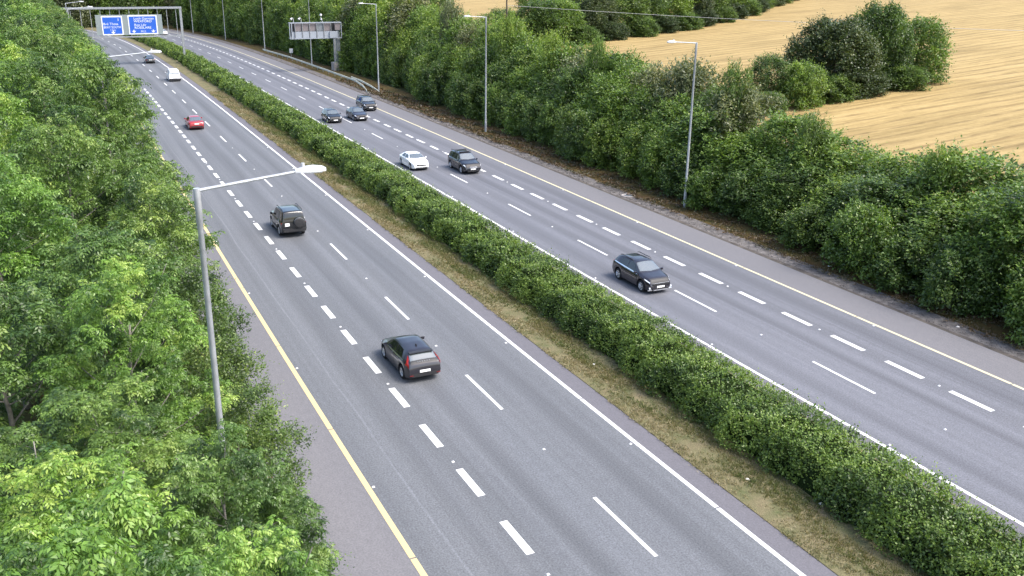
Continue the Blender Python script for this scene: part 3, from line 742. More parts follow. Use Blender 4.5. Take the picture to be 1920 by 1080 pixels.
# ------------------------------------------------------------------ clipped hedge in the median
def hedge(s0, s1, label, seed):
    r = np.random.default_rng(seed)
    root = empty('hedge', W(s0, 25.2, 0).tolist()); inv = root.location.copy()
    tag(root, label, 'hedge', 'hedges in the motorway median')
    oL, oR, Ht = 23.2, 26.72, 1.55
    Qs = []; ts = []
    def lump(s, side): return .15*np.sin(s*.9+side*2)+.12*np.sin(s*2.3+side)+.14*np.sin(s*.37+side*5)+.06*np.sin(s*5.1+side*3)
    for a, b, dens, sc in ((s0, 48, 430, .105), (48, 85, 230, .135), (85, 140, 110, .18), (140, s1, 60, .25)):
        a = max(a, s0); b = min(b, s1)
        if b <= a: continue
        n = int((b-a)*dens*1.15)
        s = r.uniform(a, b, n)
        per = r.random(n)
        # cross-section: left face, domed top, right face
        o = np.empty(n); z = np.empty(n); no = np.empty(n); nz = np.empty(n)
        L = per < .38; Rr = per > .80; Tt = ~(L | Rr)
        hh = r.random(n)**.8
        o[L] = oL+.55*(hh[L])**2+lump(s[L], 0); z[L] = .06+hh[L]*(Ht-.1); no[L] = -1; nz[L] = .35
        o[Rr] = oR-.42*(hh[Rr])**2+lump(s[Rr], 1)*.7; z[Rr] = .06+hh[Rr]*(Ht-.1); no[Rr] = 1; nz[Rr] = .35
        u = r.random(n)[Tt]; o[Tt] = oL+.35+u*(oR-oL-.7); z[Tt] = Ht+.12*np.sin(np.pi*u)+lump(s[Tt]*1.3, 2)*.95; no[Tt] = (u-.5)*.5; nz[Tt] = 1
        P = W(s, o, z)
        th = np.interp(s, S_, T_)
        out = np.stack([no*np.cos(th), -no*np.sin(th), nz], 1); out /= np.linalg.norm(out, axis=1, keepdims=True)
        d = out*.55+np.array([0, 0, .55])+r.normal(0, .33, (n, 3)); d /= np.linalg.norm(d, axis=1, keepdims=True)
        ln = r.uniform(.15, .42, n)*(1+1.1*(r.random(n) < .07)*(nz > .9)+.5*(r.random(n) < .05)*(no > .5))
        ct = np.clip(.46+.22*np.sin(s*1.7+o*3)+.16*np.sin(s*.6+1.3*o)+r.normal(0, .17, n), 0, 1)
        K = 5
        for k in range(K):
            p = P+d*(ln*(k+.3)/K)[:, None]-out*.10
            al = d*.5+unit(r, n)*.9
            Qs.append(orient_quads(p, out+r.normal(0, .5, (n, 3))+np.array([0, 0, .3]), al, sc*r.uniform(.7, 1.3, n), sc*.62*r.uniform(.7, 1.2, n)))
            ts.append(np.clip(ct+r.normal(0, .12, n)+.05*k, 0, 1))
    Q = np.concatenate(Qs).reshape(-1, 3)-np.array(inv[:])
    me = fast_mesh('foliage', Q, None, np.concatenate(ts)); me.materials.append(M['leaf_hedge'])
    f = bpy.data.objects.new('foliage', me); COL.objects.link(f); f.parent = root
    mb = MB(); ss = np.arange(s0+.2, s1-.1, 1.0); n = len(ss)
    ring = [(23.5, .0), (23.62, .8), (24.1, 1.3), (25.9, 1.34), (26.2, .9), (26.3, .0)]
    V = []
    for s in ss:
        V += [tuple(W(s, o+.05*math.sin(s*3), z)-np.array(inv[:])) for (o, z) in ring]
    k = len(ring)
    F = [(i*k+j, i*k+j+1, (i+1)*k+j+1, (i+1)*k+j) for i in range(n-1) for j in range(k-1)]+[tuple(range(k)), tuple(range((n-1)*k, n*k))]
    mb.add(V, F); mb.build('dark_core', M['hedge_dark_core'], root)  # solid core added to block see-through; the hedge's inner shade is in its colour
M['hedge_dark_core'] = plain('hedge_core', (.016, .026, .009), 1.0, spec=.0, vary=.5, vscale=6)
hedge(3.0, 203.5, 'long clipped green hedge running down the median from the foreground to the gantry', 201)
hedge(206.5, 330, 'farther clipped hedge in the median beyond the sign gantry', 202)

# ------------------------------------------------------------------ grass on the median, leaf litter, stones
def tufts(name, o0, o1, s0, s1, n, h, mat, seed, z, lean=.5, wd=.02):
    r = np.random.default_rng(seed)
    u = r.random(n); s = s0+(s1-s0)*u**1.5; o = r.uniform(o0, o1, n)
    # patchy
    keep = (np.sin(s*1.1+o*2)+np.sin(s*.37-o*3.1)+r.normal(0, .8, n)) > -.6
    s, o = s[keep], o[keep]; n = len(s)
    sc = np.interp(s, [15, 60, 120], [1, 1.6, 2.8])
    P = W(s, o, z+.03*np.clip(o-21, 0, 2.5)); nb = 6
    Qs = []; ts = []
    tt = np.clip(.45+.3*np.sin(s*.9+o*2.2)+r.normal(0, .2, n), 0, 1)
    for k in range(nb):
        d = r.normal(0, lean, (n, 3)); d[:, 2] = 1; d /= np.linalg.norm(d, axis=1, keepdims=True)
        p = P+np.concatenate([r.normal(0, .05, (n, 2)), np.zeros((n, 1))], 1)
        Qs.append(orient_quads(p, unit(r, n), d, h*sc*r.uniform(.5, 1.3, n), wd*sc)); ts.append(np.clip(tt+r.normal(0, .12, n), 0, 1))
    me = fast_mesh(name, np.concatenate(Qs).reshape(-1, 3), None, np.concatenate(ts)); me.materials.append(mat)
    ob = bpy.data.objects.new(name, me); COL.objects.link(ob)
    return ob
M['dry_grass'] = leaf_mat('dry_grass', (.27, .225, .135), (.20, .185, .10), (.10, .125, .045), .3)
M['litter_leaf'] = leaf_mat('litter_leaf', (.105, .062, .028), (.082, .064, .028), (.05, .06, .022), .15)
tag(tufts('grass', 20.93, 22.9, 6, 150, 18500, .10, M['dry_grass'], 301, .02, .8), kind='stuff')
M['green_grass'] = leaf_mat('green_grass', (.19, .17, .075), (.12, .145, .045), (.075, .11, .03), .3)
tag(tufts('grass', 21.9, 23.8, 6, 120, 17000, .12, M['green_grass'], 304, .02, .6), kind='stuff')
tag(tufts('fallen_leaves', 43.2, 46.6, 22, 160, 9000, .10, M['litter_leaf'], 302, .03, 2.0, .045), kind='stuff')
tag(tufts('grass', 28.0, 28.25, 12, 120, 700, .22, M['leaf_hedge'], 303, .02, .4), kind='stuff')
r4 = np.random.default_rng(9)
mb = MB()
for i in range(1500):
    s = 20+130*r4.random()**1.5; o = r4.normal(42.95, .35)
    if not 42.25 < o < 44.2: continue
    q = r4.uniform(.02, .06)*(1 if s < 60 else 1.5)
    p = WV(s, o, .0+q*.2); e = [(1, 0, 0), (0, 1, 0), (-1, 0, 0), (0, -1, 0), (0, 0, .7), (0, 0, -.6)]
    a = r4.uniform(0, 6)
    V = [p+Vector((q*(x*math.cos(a)-y*math.sin(a))*r4.uniform(.6, 1.3), q*(x*math.sin(a)+y*math.cos(a))*r4.uniform(.6, 1.3), q*zz)) for x, y, zz in e]
    mb.add(V, [(0, 1, 4), (1, 2, 4), (2, 3, 4), (3, 0, 4), (1, 0, 5), (2, 1, 5), (3, 2, 5), (0, 3, 5)])
tag(mb.build('gravel', M['grit']), kind='stuff')
def litter(s, o, z, sz, words):
    r = np.random.default_rng(int(s*10)); mb = MB()
    n = 5; top = [(sz*r.uniform(-.5, .5), sz*r.uniform(-.5, .5), sz*r.uniform(.15, .4)) for _ in range(n)]
    base = [(sz*math.cos(a)*r.uniform(.5, .8), sz*math.sin(a)*r.uniform(.4, .7), 0) for a in np.linspace(0, 6.28, 7)[:-1]]
    mb.add(base+[top[0], top[1]], [(0, 1, 6), (1, 2, 6), (2, 3, 7, 6), (3, 4, 7), (4, 5, 7), (5, 0, 6, 7)])
    ob = mb.build('litter', M['litter'], None, None, WV(s, o, z)); tag(ob, words, 'litter', 'pieces of litter beside the road')
for a in [(32.4, 43.3, .02, .16, 'pale scrap of litter on the gravel near the right edge of the photo'), (28.9, 43.9, .05, .16, 'second pale scrap of litter on the right verge'),
          (43.7, 44.6, .08, .2, 'whitish scrap of litter at the foot of the right hand shrubs'), (66.8, 44.2, .07, .25, 'dark and white litter on the verge near the manhole cover'),
          (24.2, 22.2, .08, .14, 'small white scrap on the grass near the bottom edge'), (21.6, 23.4, .14, .14, 'white scrap at the foot of the hedge near the bottom edge'), (36.1, 22.4, .1, .13, 'white scrap of paper in the middle of the median grass')]:
    litter(*a)
mb = MB()
n = 28
V = []
for (rr, zz) in ((.62, .02), (.60, .07), (.42, .07), (.40, .05)):
    V += [(rr*math.cos(2*math.pi*k/n), rr*math.sin(2*math.pi*k/n), zz) for k in range(n)]
F = [(i*n+k, i*n+(k+1) % n, (i+1)*n+(k+1) % n, (i+1)*n+k) for i in range(3) for k in range(n)]
root = empty('manhole', WV(66.4, 43.3, -.02)); tag(root, 'round manhole cover in a concrete collar on the gravel margin', 'manhole cover')
mb.add(V, F); mb.build('collar', M['concrete'], root)
mb = MB(); mb.add([(.4*math.cos(2*math.pi*k/n), .4*math.sin(2*math.pi*k/n), .045) for k in range(n)], [tuple(range(n))]); mb.build('cover', M['galv_dark'], root)

# ------------------------------------------------------------------ lamp posts
def lamp(s, o, H, reach, side, label, group, tilt=.03, full=True):
    """side +1: arm towards +o, -1 towards -o"""
    root = empty('street_lamp', WV(s, o, 0), -heading(s)); tag(root, label, 'lamp post', group)
    mb = MB(); mb.tube([(0, 0, -.1), (0, 0, 1.5), (0, 0, 1.6), (0, 0, H-.9), (0, 0, H-.88), (0, 0, H)], [.125, .122, .098, .072, .085, .085], 12)
    mb.box((0, -.12, .8), (.14, .02, .5)); mb.build('pole', M['lamp_steel'], root, 40)
    mb = MB(); mb.tube([(side*.02, 0, H-.06), (side*.35, 0, H-.02), (side*reach, 0, H+.22 if tilt > .1 else H+.05+tilt)], [.045, .042, .036], 8)
    mb.build('arm', M['lamp_steel'], root, 40)
    e = (side*reach, 0, H+.22 if tilt > .1 else H+.05+tilt)
    mb = MB()
    secs = [(-.10, .05, .05), (.0, .085, .07), (.12, .14, .11), (.40, .155, .12), (.62, .13, .09), (.70, .08, .05)]
    V = []
    for (x, w, h) in secs:
        V += [(e[0]+side*x, -w, e[2]-.03), (e[0]+side*x, -w*.9, e[2]+h*.5), (e[0]+side*x, -w*.5, e[2]+h), (e[0]+side*x, w*.5, e[2]+h), (e[0]+side*x, w*.9, e[2]+h*.5), (e[0]+side*x, w, e[2]-.03)]
    F = [(i*6+j, i*6+(j+1) % 6, (i+1)*6+(j+1) % 6, (i+1)*6+j) for i in range(5) for j in range(6)]+[tuple(range(6)), tuple(range(30, 36))]
    mb.add(V, F); hd = mb.build('lamp_head', M['lamp_white'], root, 35)
    if full:
        mb = MB(); mb.box((e[0]+side*.38, 0, e[2]-.045), (.42, .22, .03)); mb.build('lens', M['lens'], hd)
        mb = MB(); mb.tube([(e[0]+side*.12, .02, e[2]+.1), (e[0]+side*.12, .02, e[2]+.2)], [.05, .045], 10); mb.build('photocell', M['lamp_white'], hd)
    return root
for i, (s, o) in enumerate(zip(LAMP_S, [45.21, 45.17, 45.27, 46.2, 45.4, 45.0, 44.2])):
    lamp(s, o, 13.05, 2.0, -1, '%s grey lamp post on the right verge, counted from the camera' % LAMP_N[i], 'lamp posts along the right verge')
lamp(23.75, 3.15, 13.22, 2.55, 1, 'grey lamp post standing in the trees in the left foreground', 'lamp posts along the left verge', .2)
lamp(64.2, 3.0, 12.9, 3.0, 1, 'lamp post buried in the left trees with its head over the far black car', 'lamp posts along the left verge', .2)
lamp(150.0, 3.0, 12.4, 2.6, 1, 'far left lamp post with its head just above the gantry beam', 'lamp posts along the left verge', .2)
lamp(189.0, 3.6, 12.0, 2.3, 1, 'farthest left lamp post at the top edge of the photo', 'lamp posts along the left verge', .2)

# ------------------------------------------------------------------ sign gantry over the left carriageway
GS = 201.5
gan = empty('sign_gantry', WV(GS, 0, 0), -heading(GS)); tag(gan, 'grey steel portal gantry carrying blue signs over the left carriageway', 'gantry')
GL, GR, GT, GB_ = 1.5, 24.3, 10.55, 5.35
for x in (GL, GR):
    mb = MB(); mb.box((x, 0, GT/2-.05), (.42, .34, GT+.1)); mb.box((x, 0, .12), (.9, .8, .24)); mb.build('leg', M['galv'], gan)
mb = MB(); mb.box(((GL+GR)/2, 0, GT+.1), (GR-GL+.5, .55, .36)); mb.build('upper_beam', M['galv'], gan)
mb = MB(); mb.box(((GL+GR)/2-.0, -.5, GB_), (GR-GL-.42, 1.0, .14)); mb.box(((GL+GR)/2, -1.0, GB_+.02), (GR-GL-.42, .08, .26)); mb.build('walkway_beam', M['galv'], gan)
for i in range(13):
    x = GL+1.3+i*1.72
    mb = MB(); mb.box((x, .05, (GT+GB_)/2), (.10, .10, GT-GB_-.16)); mb.build('hanger', M['galv'], gan)
mb = MB(); mb.box((14.7, -.14, 7.55), (12.0, .06, 3.75)); mb.build('backing_panel', M['sign_back'], gan)

def mesh_text(body, size, parent, loc, m, align='LEFT', name='lettering', sx=1.0):
    cu = bpy.data.curves.new('t', 'FONT'); cu.body = body; cu.size = size; cu.align_x = align; cu.extrude = .004
    tmp = bpy.data.objects.new('t', cu); COL.objects.link(tmp)
    dg = bpy.context.evaluated_depsgraph_get()
    me = bpy.data.meshes.new_from_object(tmp.evaluated_get(dg)); bpy.data.objects.remove(tmp)
    me.materials.clear(); me.materials.append(m)
    o = bpy.data.objects.new(name, me); COL.objects.link(o); o.parent = parent
    o.location = loc; o.rotation_euler = (math.pi/2, 0, 0); o.scale = (sx, 1, 1)
    return o
def arrow(parent, x, z, sc):
    pts = [(-.09, .5), (.09, .5), (.09, .12), (.42, .2), (.0, -.28), (-.42, .2), (-.09, .12)]
    mb = MB(); n = len(pts)
    mb.add([(x+a*sc, -.012, z+b*sc) for a, b in pts]+[(x+a*sc, .01, z+b*sc) for a, b in pts], [tuple(range(n)), tuple(range(2*n-1, n-1, -1))]+[(i, (i+1) % n, n+(i+1) % n, n+i) for i in range(n)])
    mb.build('arrow', M['sign_white'], parent)
def blue_sign(o0, o1, z0, z1, label):
    root = empty('direction_sign', W(GS, 0, 0).tolist(), -heading(GS)); tag(root, label, 'road sign', 'blue direction signs on the gantry')
    # placed in front of the backing panel, in the gantry's own frame
    cx, cz, w, h = (o0+o1)/2, (z0+z1)/2, o1-o0, z1-z0
    off = root.matrix_basis
    mb = MB(); mb.box((cx, -.22, cz), (w, .05, h)); mb.build('border', M['sign_white'], root)
    mb = MB(); mb.box((cx, -.255, cz), (w-.42, .03, h-.42)); mb.build('panel', M['sign_blue'], root)
    return root
s1 = blue_sign(9.7, 13.45, 5.7, 9.2, 'left blue motorway sign on the gantry for a turn off, with one arrow')
mesh_text('5', .55, s1, (12.6, -.275, 8.35), M['sign_white'])
mesh_text('Bré Theas', .62, s1, (9.98, -.275, 7.55), M['sign_white'], sx=1.05)
mesh_text('BRAY SOUTH', .56, s1, (9.98, -.275, 6.95), M['sign_white'], sx=.92)
mesh_text('1 km', .5, s1, (11.6, -.275, 6.45), M['sign_white'], 'CENTER')
a_ = empty('x', (0, 0, 0)); bpy.data.objects.remove(a_)
s2 = blue_sign(14.45, 19.75, 5.75, 9.3, 'right blue motorway sign on the gantry with two arrows and four lines of place names')
for i, t in enumerate(['Loch Garman', 'WEXFORD', 'Ros Láir', 'ROSSLARE']):
    mesh_text(t, .62, s2, (15.5, -.275, [8.5, 7.98, 7.3, 6.78][i]), M['sign_white'], sx=1.08)
mesh_text('M11', .56, s2, (17.1, -.275, 6.08), M['sign_white'], 'CENTER')
def arrow_at(root, x, z):
    pts = [(-.1, .42), (.1, .42), (.1, .1), (.5, .22), (.0, -.28), (-.5, .22), (-.1, .1)]
    mb = MB(); n = len(pts)
    mb.add([(x+a*.85, -.285, z+b*.85) for a, b in pts]+[(x+a*.85, -.268, z+b*.85) for a, b in pts], [tuple(range(n)), tuple(range(2*n-1, n-1, -1))]+[(i, n+i, n+(i+1) % n, (i+1) % n) for i in range(n)])
    mb.build('arrow', M['sign_white'], root)
arrow_at(s1, 11.6, 6.12); arrow_at(s2, 15.35, 6.25); arrow_at(s2, 18.9, 6.25)

# ------------------------------------------------------------------ cantilever message sign on the right verge, seen from behind
VS = 175.0
vm = empty('variable_message_sign', WV(VS, 0, 0), -heading(VS)); tag(vm, 'grey cantilever message sign seen from behind above the right hard shoulder', 'message sign')
mb = MB(); mb.box((48.2, 0, .75), (2.3, 2.0, 1.7)); mb.build('plinth', M['concrete'], vm)
mb = MB(); mb.box((47.55, -.2, 3.9), (.36, .42, 4.6)); mb.build('column', M['galv'], vm)
mb = MB(); mb.box((48.35, .35, 4.9), (.62, .55, 6.6)); mb.build('column', M['galv_dark'], vm)
x0, x1, z0, z1 = 39.4, 48.9, 6.0, 8.75
mb = MB()
for zz in (z0, z1):
    mb.box(((x0+x1)/2, -.3, zz), (x1-x0, .12, .14)); mb.box(((x0+x1)/2, .55, zz), (x1-x0, .12, .14))
for xx in (x0, x0+.38, x1):
    mb.box((xx, -.3, (z0+z1)/2), (.12, .13, z1-z0-.14))
mb.box((x0+.19, -.3, z0+.3), (.26, .1, .1)); mb.build('frame', M['panel_pale'], vm)
nb = 5
for i in range(nb):
    xa = x0+1.05+i*1.32
    mb = MB(); mb.box((xa+.6, .1, 7.95), (1.14, .3, 1.3)); mb.build('upper_panel', M['panel_brown'] if i != 3 else M['galv_dark'], vm)
    mb = MB(); mb.box((xa+.6, .0, 6.65), (1.14, .4, 1.15)); mb.build('lower_panel', M['panel_pale'], vm)
for i in range(nb+1):
    mb = MB(); mb.box((x0+.99+i*1.32, -.22, (z0+z1)/2), (.09, .16, z1-z0-.16)); mb.build('post', M['galv'], vm)
mb = MB(); mb.box((x0+.7, .1, 6.65), (.5, .3, 1.1)); mb.box((47.4, -.25, 6.6), (1.5, .5, 1.2)); mb.build('cabinet', M['panel_pale'], vm)
mb = MB(); mb.box((44.0, .42, 7.4), (8.6, .14, 2.5)); mb.build('display_case', M['black_plastic'], vm)
mb = MB(); mb.box((48.25, .0, 8.0), (1.0, .4, 1.2)); mb.build('upper_panel', M['panel_brown'], vm)
for xx in (40.0, 41.4):
    mb = MB(); mb.tube([(xx+.25, 0, z1), (xx+.22, 0, z1+.75), (xx, 0, z1+.9)], .05, 8); mb.tube([(xx+.02, 0, z1+.85), (xx-.25, -.1, z1+.6)], [.12, .2], 10); mb.build('floodlight', M['lamp_white'], vm, 40)
mb = MB(); mb.tube([(45.6, 0, z1), (45.3, 0, z1+.6), (45.3, 0, z1+1.3)], .06, 8); mb.tube([(45.3, 0, z1+1.2), (45.3, 0, z1+1.35), (45.3, 0, z1+1.55)], [.24, .24, .12], 12); mb.tube([(45.35, 0, z1+.5), (45.3, 0, z1+.75)], [.2, .16], 10); mb.build('camera_dome', M['lamp_white'], vm, 40)
# marker post
mp = empty('marker_post', WV(205.5, 46.6, 0), -heading(205.5)); tag(mp, 'small white marker post behind the barrier left of the message sign', 'marker post')
mb = MB(); mb.tube([(0, 0, 0), (0, 0, 1.2)], .06, 8); mb.build('post', M['galv'], mp)
mb = MB(); mb.box((0, -.08, 1.5), (.75, .04, .9)); mb.build('plate', M['sign_white'], mp)

# ------------------------------------------------------------------ crash barriers
def barrier(path, label, group):
    """path: list of (s, o, z of rail centre)"""
    pts = []
    ss = [p[0] for p in path]
    fine = np.linspace(ss[0], ss[-1], 60)
    oo = np.interp(fine, ss, [p[1] for p in path]); zz = np.interp(fine, ss, [p[2] for p in path])
    root = empty('crash_barrier', WV(ss[0], path[0][1], 0)); tag(root, label, 'crash barrier', group)
    base = root.location
    prof = [(-.02, -.16), (-.08, -.10), (-.02, 0), (-.08, .10), (-.02, .16), (.01, .16), (-.04, .1), (.01, 0), (-.04, -.1), (.01, -.16)]
    V = []; F = []; k = len(prof)
    for s, o, z in zip(fine, oo, zz):
        V += [Vector(W(s, o+a, z+b).tolist())-base for a, b in prof]
    for i in range(len(fine)-1):
        for j in range(k): F.append((i*k+j, (i+1)*k+j, (i+1)*k+(j+1) % k, i*k+(j+1) % k))
    F += [tuple(range(k)), tuple(range(len(V)-k, len(V)))]
    mb = MB(); mb.add(V, F); mb.build('rail', M['barrier'], root)
    s = ss[0]+1
    while s < ss[-1]:
        z = float(np.interp(s, ss, [p[2] for p in path])); o = float(np.interp(s, ss, [p[1] for p in path]))
        if z > .35:
            mb = MB(); mb.box(Vector(W(s, o+.12, (z+.12)/2-.1).tolist())-base, (.10, .06, z+.2)); mb.build('post', M['galv_dark'], root)
        s += 4.0
M['barrier'] = plain('weathered_galvanised_rail', (.50, .50, .42), .6, .2, vary=.25, vscale=1.2)
barrier([(141.0, 43.25, -.05), (147, 44.3, .35), (153, 44.75, .62), (200, 44.85, .65), (222, 44.2, .66)], 'long weathered crash barrier before the message sign, ramped down at its near end', 'crash barriers on the right verge')
barrier([(140.0, 44.9, .05), (146, 45.3, .4), (152, 45.5, .6), (158, 45.55, .62)], 'short second crash barrier behind the near end of the long one', 'crash barriers on the right verge')

# ------------------------------------------------------------------ utility poles and wire
def cam_point(u, v, dist):
    d = Vector(_fwd)+_R*((u-960)/FPX)-_U*((v-540)/FPX)
    return Vector((0, 0, CAM_H))+d*dist
pA = cam_point(950, 24, 172); zA = ground_z(pA.x, pA.y)
pB = cam_point(2010, 60, 150); zB = ground_z(pB.x, pB.y)
for (p, zg, lab) in ((pA, zA, 'dark wooden utility pole standing before the far yellow field'), (pB, zB, 'wooden utility pole on the stubble field past the right edge of the photo')):
    root = empty('utility_pole', (p.x, p.y, zg)); tag(root, lab, 'utility pole', 'utility poles in the fields')
    top = 14.5 if p is pA else max(7.0, p.z-zg+.3)
    mb = MB(); mb.tube([(0, 0, -.3), (0, 0, top)], [.17, .12], 9); mb.build('pole', M['wood_pole'], root, 60)
    mb = MB(); mb.box((0, -.14, top-.35), (1.4, .1, .12)); mb.build('crossarm', M['wood_pole'], root)
a = cam_point(950, 10, 172); b = pB.copy()
q1, q2 = cam_point(1000, 13, 262), cam_point(1440, 32, 215)
pts = []
for u in np.linspace(0, 1, 30):
    p = a.lerp(b, u); p.z -= 4*u*(1-u)*.5; pts.append(p-a)
mb = MB(); mb.tube(pts, .028, 5); w = mb.build('overhead_wire', M['lamp_white'], None, None, a); tag(w, 'thin pale overhead wire crossing in front of the dark hedgerow', 'wire')

# ------------------------------------------------------------------ vehicles
def car(name, label, cat, s, o, away, spec, paint_m, group=None):
    L, Wd, H = spec['L'], spec['W'], spec['H']
    root = empty(name, WV(s, o, .006), -heading(s)+(0 if away else math.pi)); tag(root, label, cat, group)
    top = spec['top']; belt = spec['belt']; r = spec['r']; ax = spec['axles']; cl = spec.get('cl', .2)
    tx, tz = [p[0] for p in top], [p[1] for p in top]; bx, bz = [p[0] for p in belt], [p[1] for p in belt]
    ra = r+.07
    inset = spec.get('inset', .2)
    fr, rr_ = spec.get('front_round', .22), spec.get('rear_round', .14)
    def sm(f, x): return (f(x-.07)+2*f(x)+f(x+.07))/4
    ztop = lambda x: sm(lambda q: float(np.interp(q, tx, tz)), x)
    zbelt = lambda x: float(np.interp(x, bx, bz))
    def half(x):
        u = 2*x/L
        if u > 0: return Wd/2*(1-fr*max(0, (u-.55)/.45)**2.2)
        return Wd/2*(1-rr_*max(0, (-u-.6)/.4)**2.2)
    def under(x):
        z = cl
        e = abs(2*x/L)
        if e > .86: z = cl+(.16 if x > 0 else .2)*((e-.86)/.14)**1.5
        for a in ax:
            d = abs(x-a)
            if d < ra: z = max(z, r+math.sqrt(max(0, ra*ra-d*d)))
        return z
    def section(x):
        zt, zb, zu, w = ztop(x), zbelt(x), under(x), half(x)
        zb = min(zb, zt-.05)
        c = min(1, max(0, (zt-zb-.05)/max(.05, H-zb-.05)))
        zu = min(zu, zb-.12)
        zm = zu+(zb-zu)*.55
        ins = .05+inset*c
        return [(0, zu), (w-.14, zu), (w-.02, zu+min(.05, (zm-zu)*.4)), (w, zm), (w-.015, zb-(zb-zm)*.18), (w-.05, zb), (w-.05-ins, zt-.035-.02*c), (w-.05-ins-.10, zt-.008), ((w-.15-ins)*.5, zt+.004), (0, zt+.008)]
    xs = list(np.arange(-L/2, L/2+.001, .05))
    for a in ax: xs += [a-ra-.002, a-ra+.004, a+ra-.004, a+ra+.002, a-ra*.97, a+ra*.97, a-ra*.9, a+ra*.9]
    xs = sorted(set(round(x, 4) for x in xs if -L/2 <= x <= L/2))
    secs = [section(x) for x in xs]; n = len(secs[0])
    V = []; F = []
    for x, sc in zip(xs, secs):
        V += [(y, x, z) for y, z in sc]+[(-y, x, z) for y, z in sc[-2:0:-1]]
    k = 2*n-2
    for i in range(len(xs)-1):
        for j in range(k): F.append((i*k+j, i*k+(j+1) % k, (i+1)*k+(j+1) % k, (i+1)*k+j))
    F += [tuple(range(k-1, -1, -1)), tuple(range(len(V)-k, len(V)))]
    mb = MB(); mb.add(V, F); body = mb.build('body', paint_m, root, 38)
    def pt(x, q, side):
        sc = section(x); i = min(int(q), n-2); f = q-i
        y = sc[i][0]*(1-f)+sc[i+1][0]*f; z = sc[i][1]*(1-f)+sc[i+1][1]*f
        return Vector((side*y, x, z))
    def panel(nm, m, q0, q1, x00, x01, x10, x11, side, d=.008, nx=8, nq=4, parent=root, both=False, smooth=50):
        """patch lying on the body: at q0 it runs x00..x01, at q1 x10..x11; both = mirrored across the centre line"""
        rows = []
        for j in range(nq+1):
            f = j/nq; q = q0+(q1-q0)*f; xa = x00+(x10-x00)*f; xb = x01+(x11-x01)*f
            rows.append([(xa+(xb-xa)*i/nx, q) for i in range(nx+1)])
        P = []; 
        def off(x, q, sd):
            e = .01
            p = pt(x, q, sd); du = pt(min(L/2, x+e), q, sd)-pt(max(-L/2, x-e), q, sd); dv = pt(x, min(n-1.001, q+.05), sd)-pt(x, max(0, q-.05), sd)
            nn = du.cross(dv)*sd
            if nn.length < 1e-9: nn = Vector((0, 0, 1))
            nn.normalize()
            cen = Vector((0, x*.5, H*.4))
            if nn.dot(p-cen) < 0: nn = -nn
            return p+nn*d
        if both:
            grid = [[off(x, q, 1) for x, q in rw] for rw in rows]+[[off(x, q, -1) for x, q in rw] for rw in rows[::-1]]
        else:
            grid = [[off(x, q, side) for x, q in rw] for rw in rows]
        m_ = len(grid); w_ = nx+1
        Vv = [p for g in grid for p in g]
        Ff = [(a*w_+b, a*w_+b+1, (a+1)*w_+b+1, (a+1)*w_+b) for a in range(m_-1) for b in range(nx)]
        mbp = MB(); mbp.add(Vv, Ff); return mbp.build(nm, m, parent, smooth)
    G = spec['glass']
    a, b_ = G['screen']; panel('windscreen', M['windscreen'], 6.35, 8.98, a+.0, b_-.12, a-.02, b_, 1, both=True, nx=8, nq=5)
    a, b_ = G['rear']
    if spec.get('rear_q'): pass
    panel('rear_window', spec.get('rear_glass', M['windscreen']), 6.5, 8.98, a, b_, a-.0, b_, 1, both=True, nx=8, nq=5)
    for sd in (1, -1):
        for (xa0, xa1, xb0, xb1) in G['side']:
            panel('side_window', M['glass'], 5.14, 5.86, xa0, xa1, xb0, xb1, sd, nx=6, nq=3)
        for (xa, xb) in spec['doors']:
            dr = panel('door', paint_m, 2.25, 4.93, xa, xb, xa, xb, sd, d=.010, nx=10, nq=6)
            p = pt(xa+.2, 4.45, sd)
            mb = MB(); mb.box((p.x+sd*.018, p.y, p.z), (.03, .18, .03)); mb.build('handle', spec.get('handle', paint_m), dr)
        # sill line
        x0_, x1_ = spec['mirror']
        p = pt(x0_, 5.1, sd)
        mb = MB(); mb.add(*_mirror(p, sd)); mb.build('mirror', paint_m, root, 40)
        for ax_ in ax:
            whl = empty('wheel', (sd*(Wd/2-.125), ax_, r)); whl.parent = root
            mb = MB(); prof = [(-.10, r*.62), (-.105, r*.9), (-.08, r), (.08, r), (.105, r*.92), (.10, r*.68), (.06, r*.64)]
            mb.lathe_x([(sd*x, q) for x, q in prof], 24); mb.build('tyre', M['tyre'], whl, 40)
            mb = MB(); mb.lathe_x([(sd*.06, r*.66), (sd*.10, r*.66), (sd*.10, r*.58), (sd*.07, r*.54)], 24)
            for kk in range(5):
                aa = kk*2*math.pi/5+.3
                for dl in (-.13, .13):
                    c1 = Vector((sd*.085, .07*math.cos(aa), .07*math.sin(aa))); c2 = Vector((sd*.09, r*.6*math.cos(aa+dl), r*.6*math.sin(aa+dl)))
                    mb.tube([c1, c2], [.032, .024], 5)
            mb.lathe_x([(sd*.06, .075), (sd*.105, .07), (sd*.11, .0)], 12); mb.build('rim', spec.get('rim', M['rim']), whl)
            mb = MB(); mb.lathe_x([(sd*.03, r*.66), (sd*.03, 0)], 20); mb.build('brake_disc', M['black_plastic'], whl)
        for (q0, q1, xa0, xb0, xa1, xb1) in spec['tail']:
            panel('taillight', M['taillight'], q0, q1, xa0, xb0, xa1, xb1, sd, d=.014, nx=4, nq=4)
        if sd == 1 and spec.get('nose'):
            panel('grille', M['black_plastic'], 6.4, 8.98, L/2-.30, L/2-.035, L/2-.26, L/2-.035, 1, both=True, nx=5, nq=5, d=.010)
        for (q0, q1, xa0, xb0, xa1, xb1) in spec['head']:
            panel('headlight', M['headlight'], q0, q1, xa0, xb0, xa1, xb1, sd, d=.012, nx=5, nq=4)
    mb = MB(); mb.box((0, 0, cl+.18), (Wd-.56, L*.9, .3)); mb.build('underbody', M['black_plastic'], root)
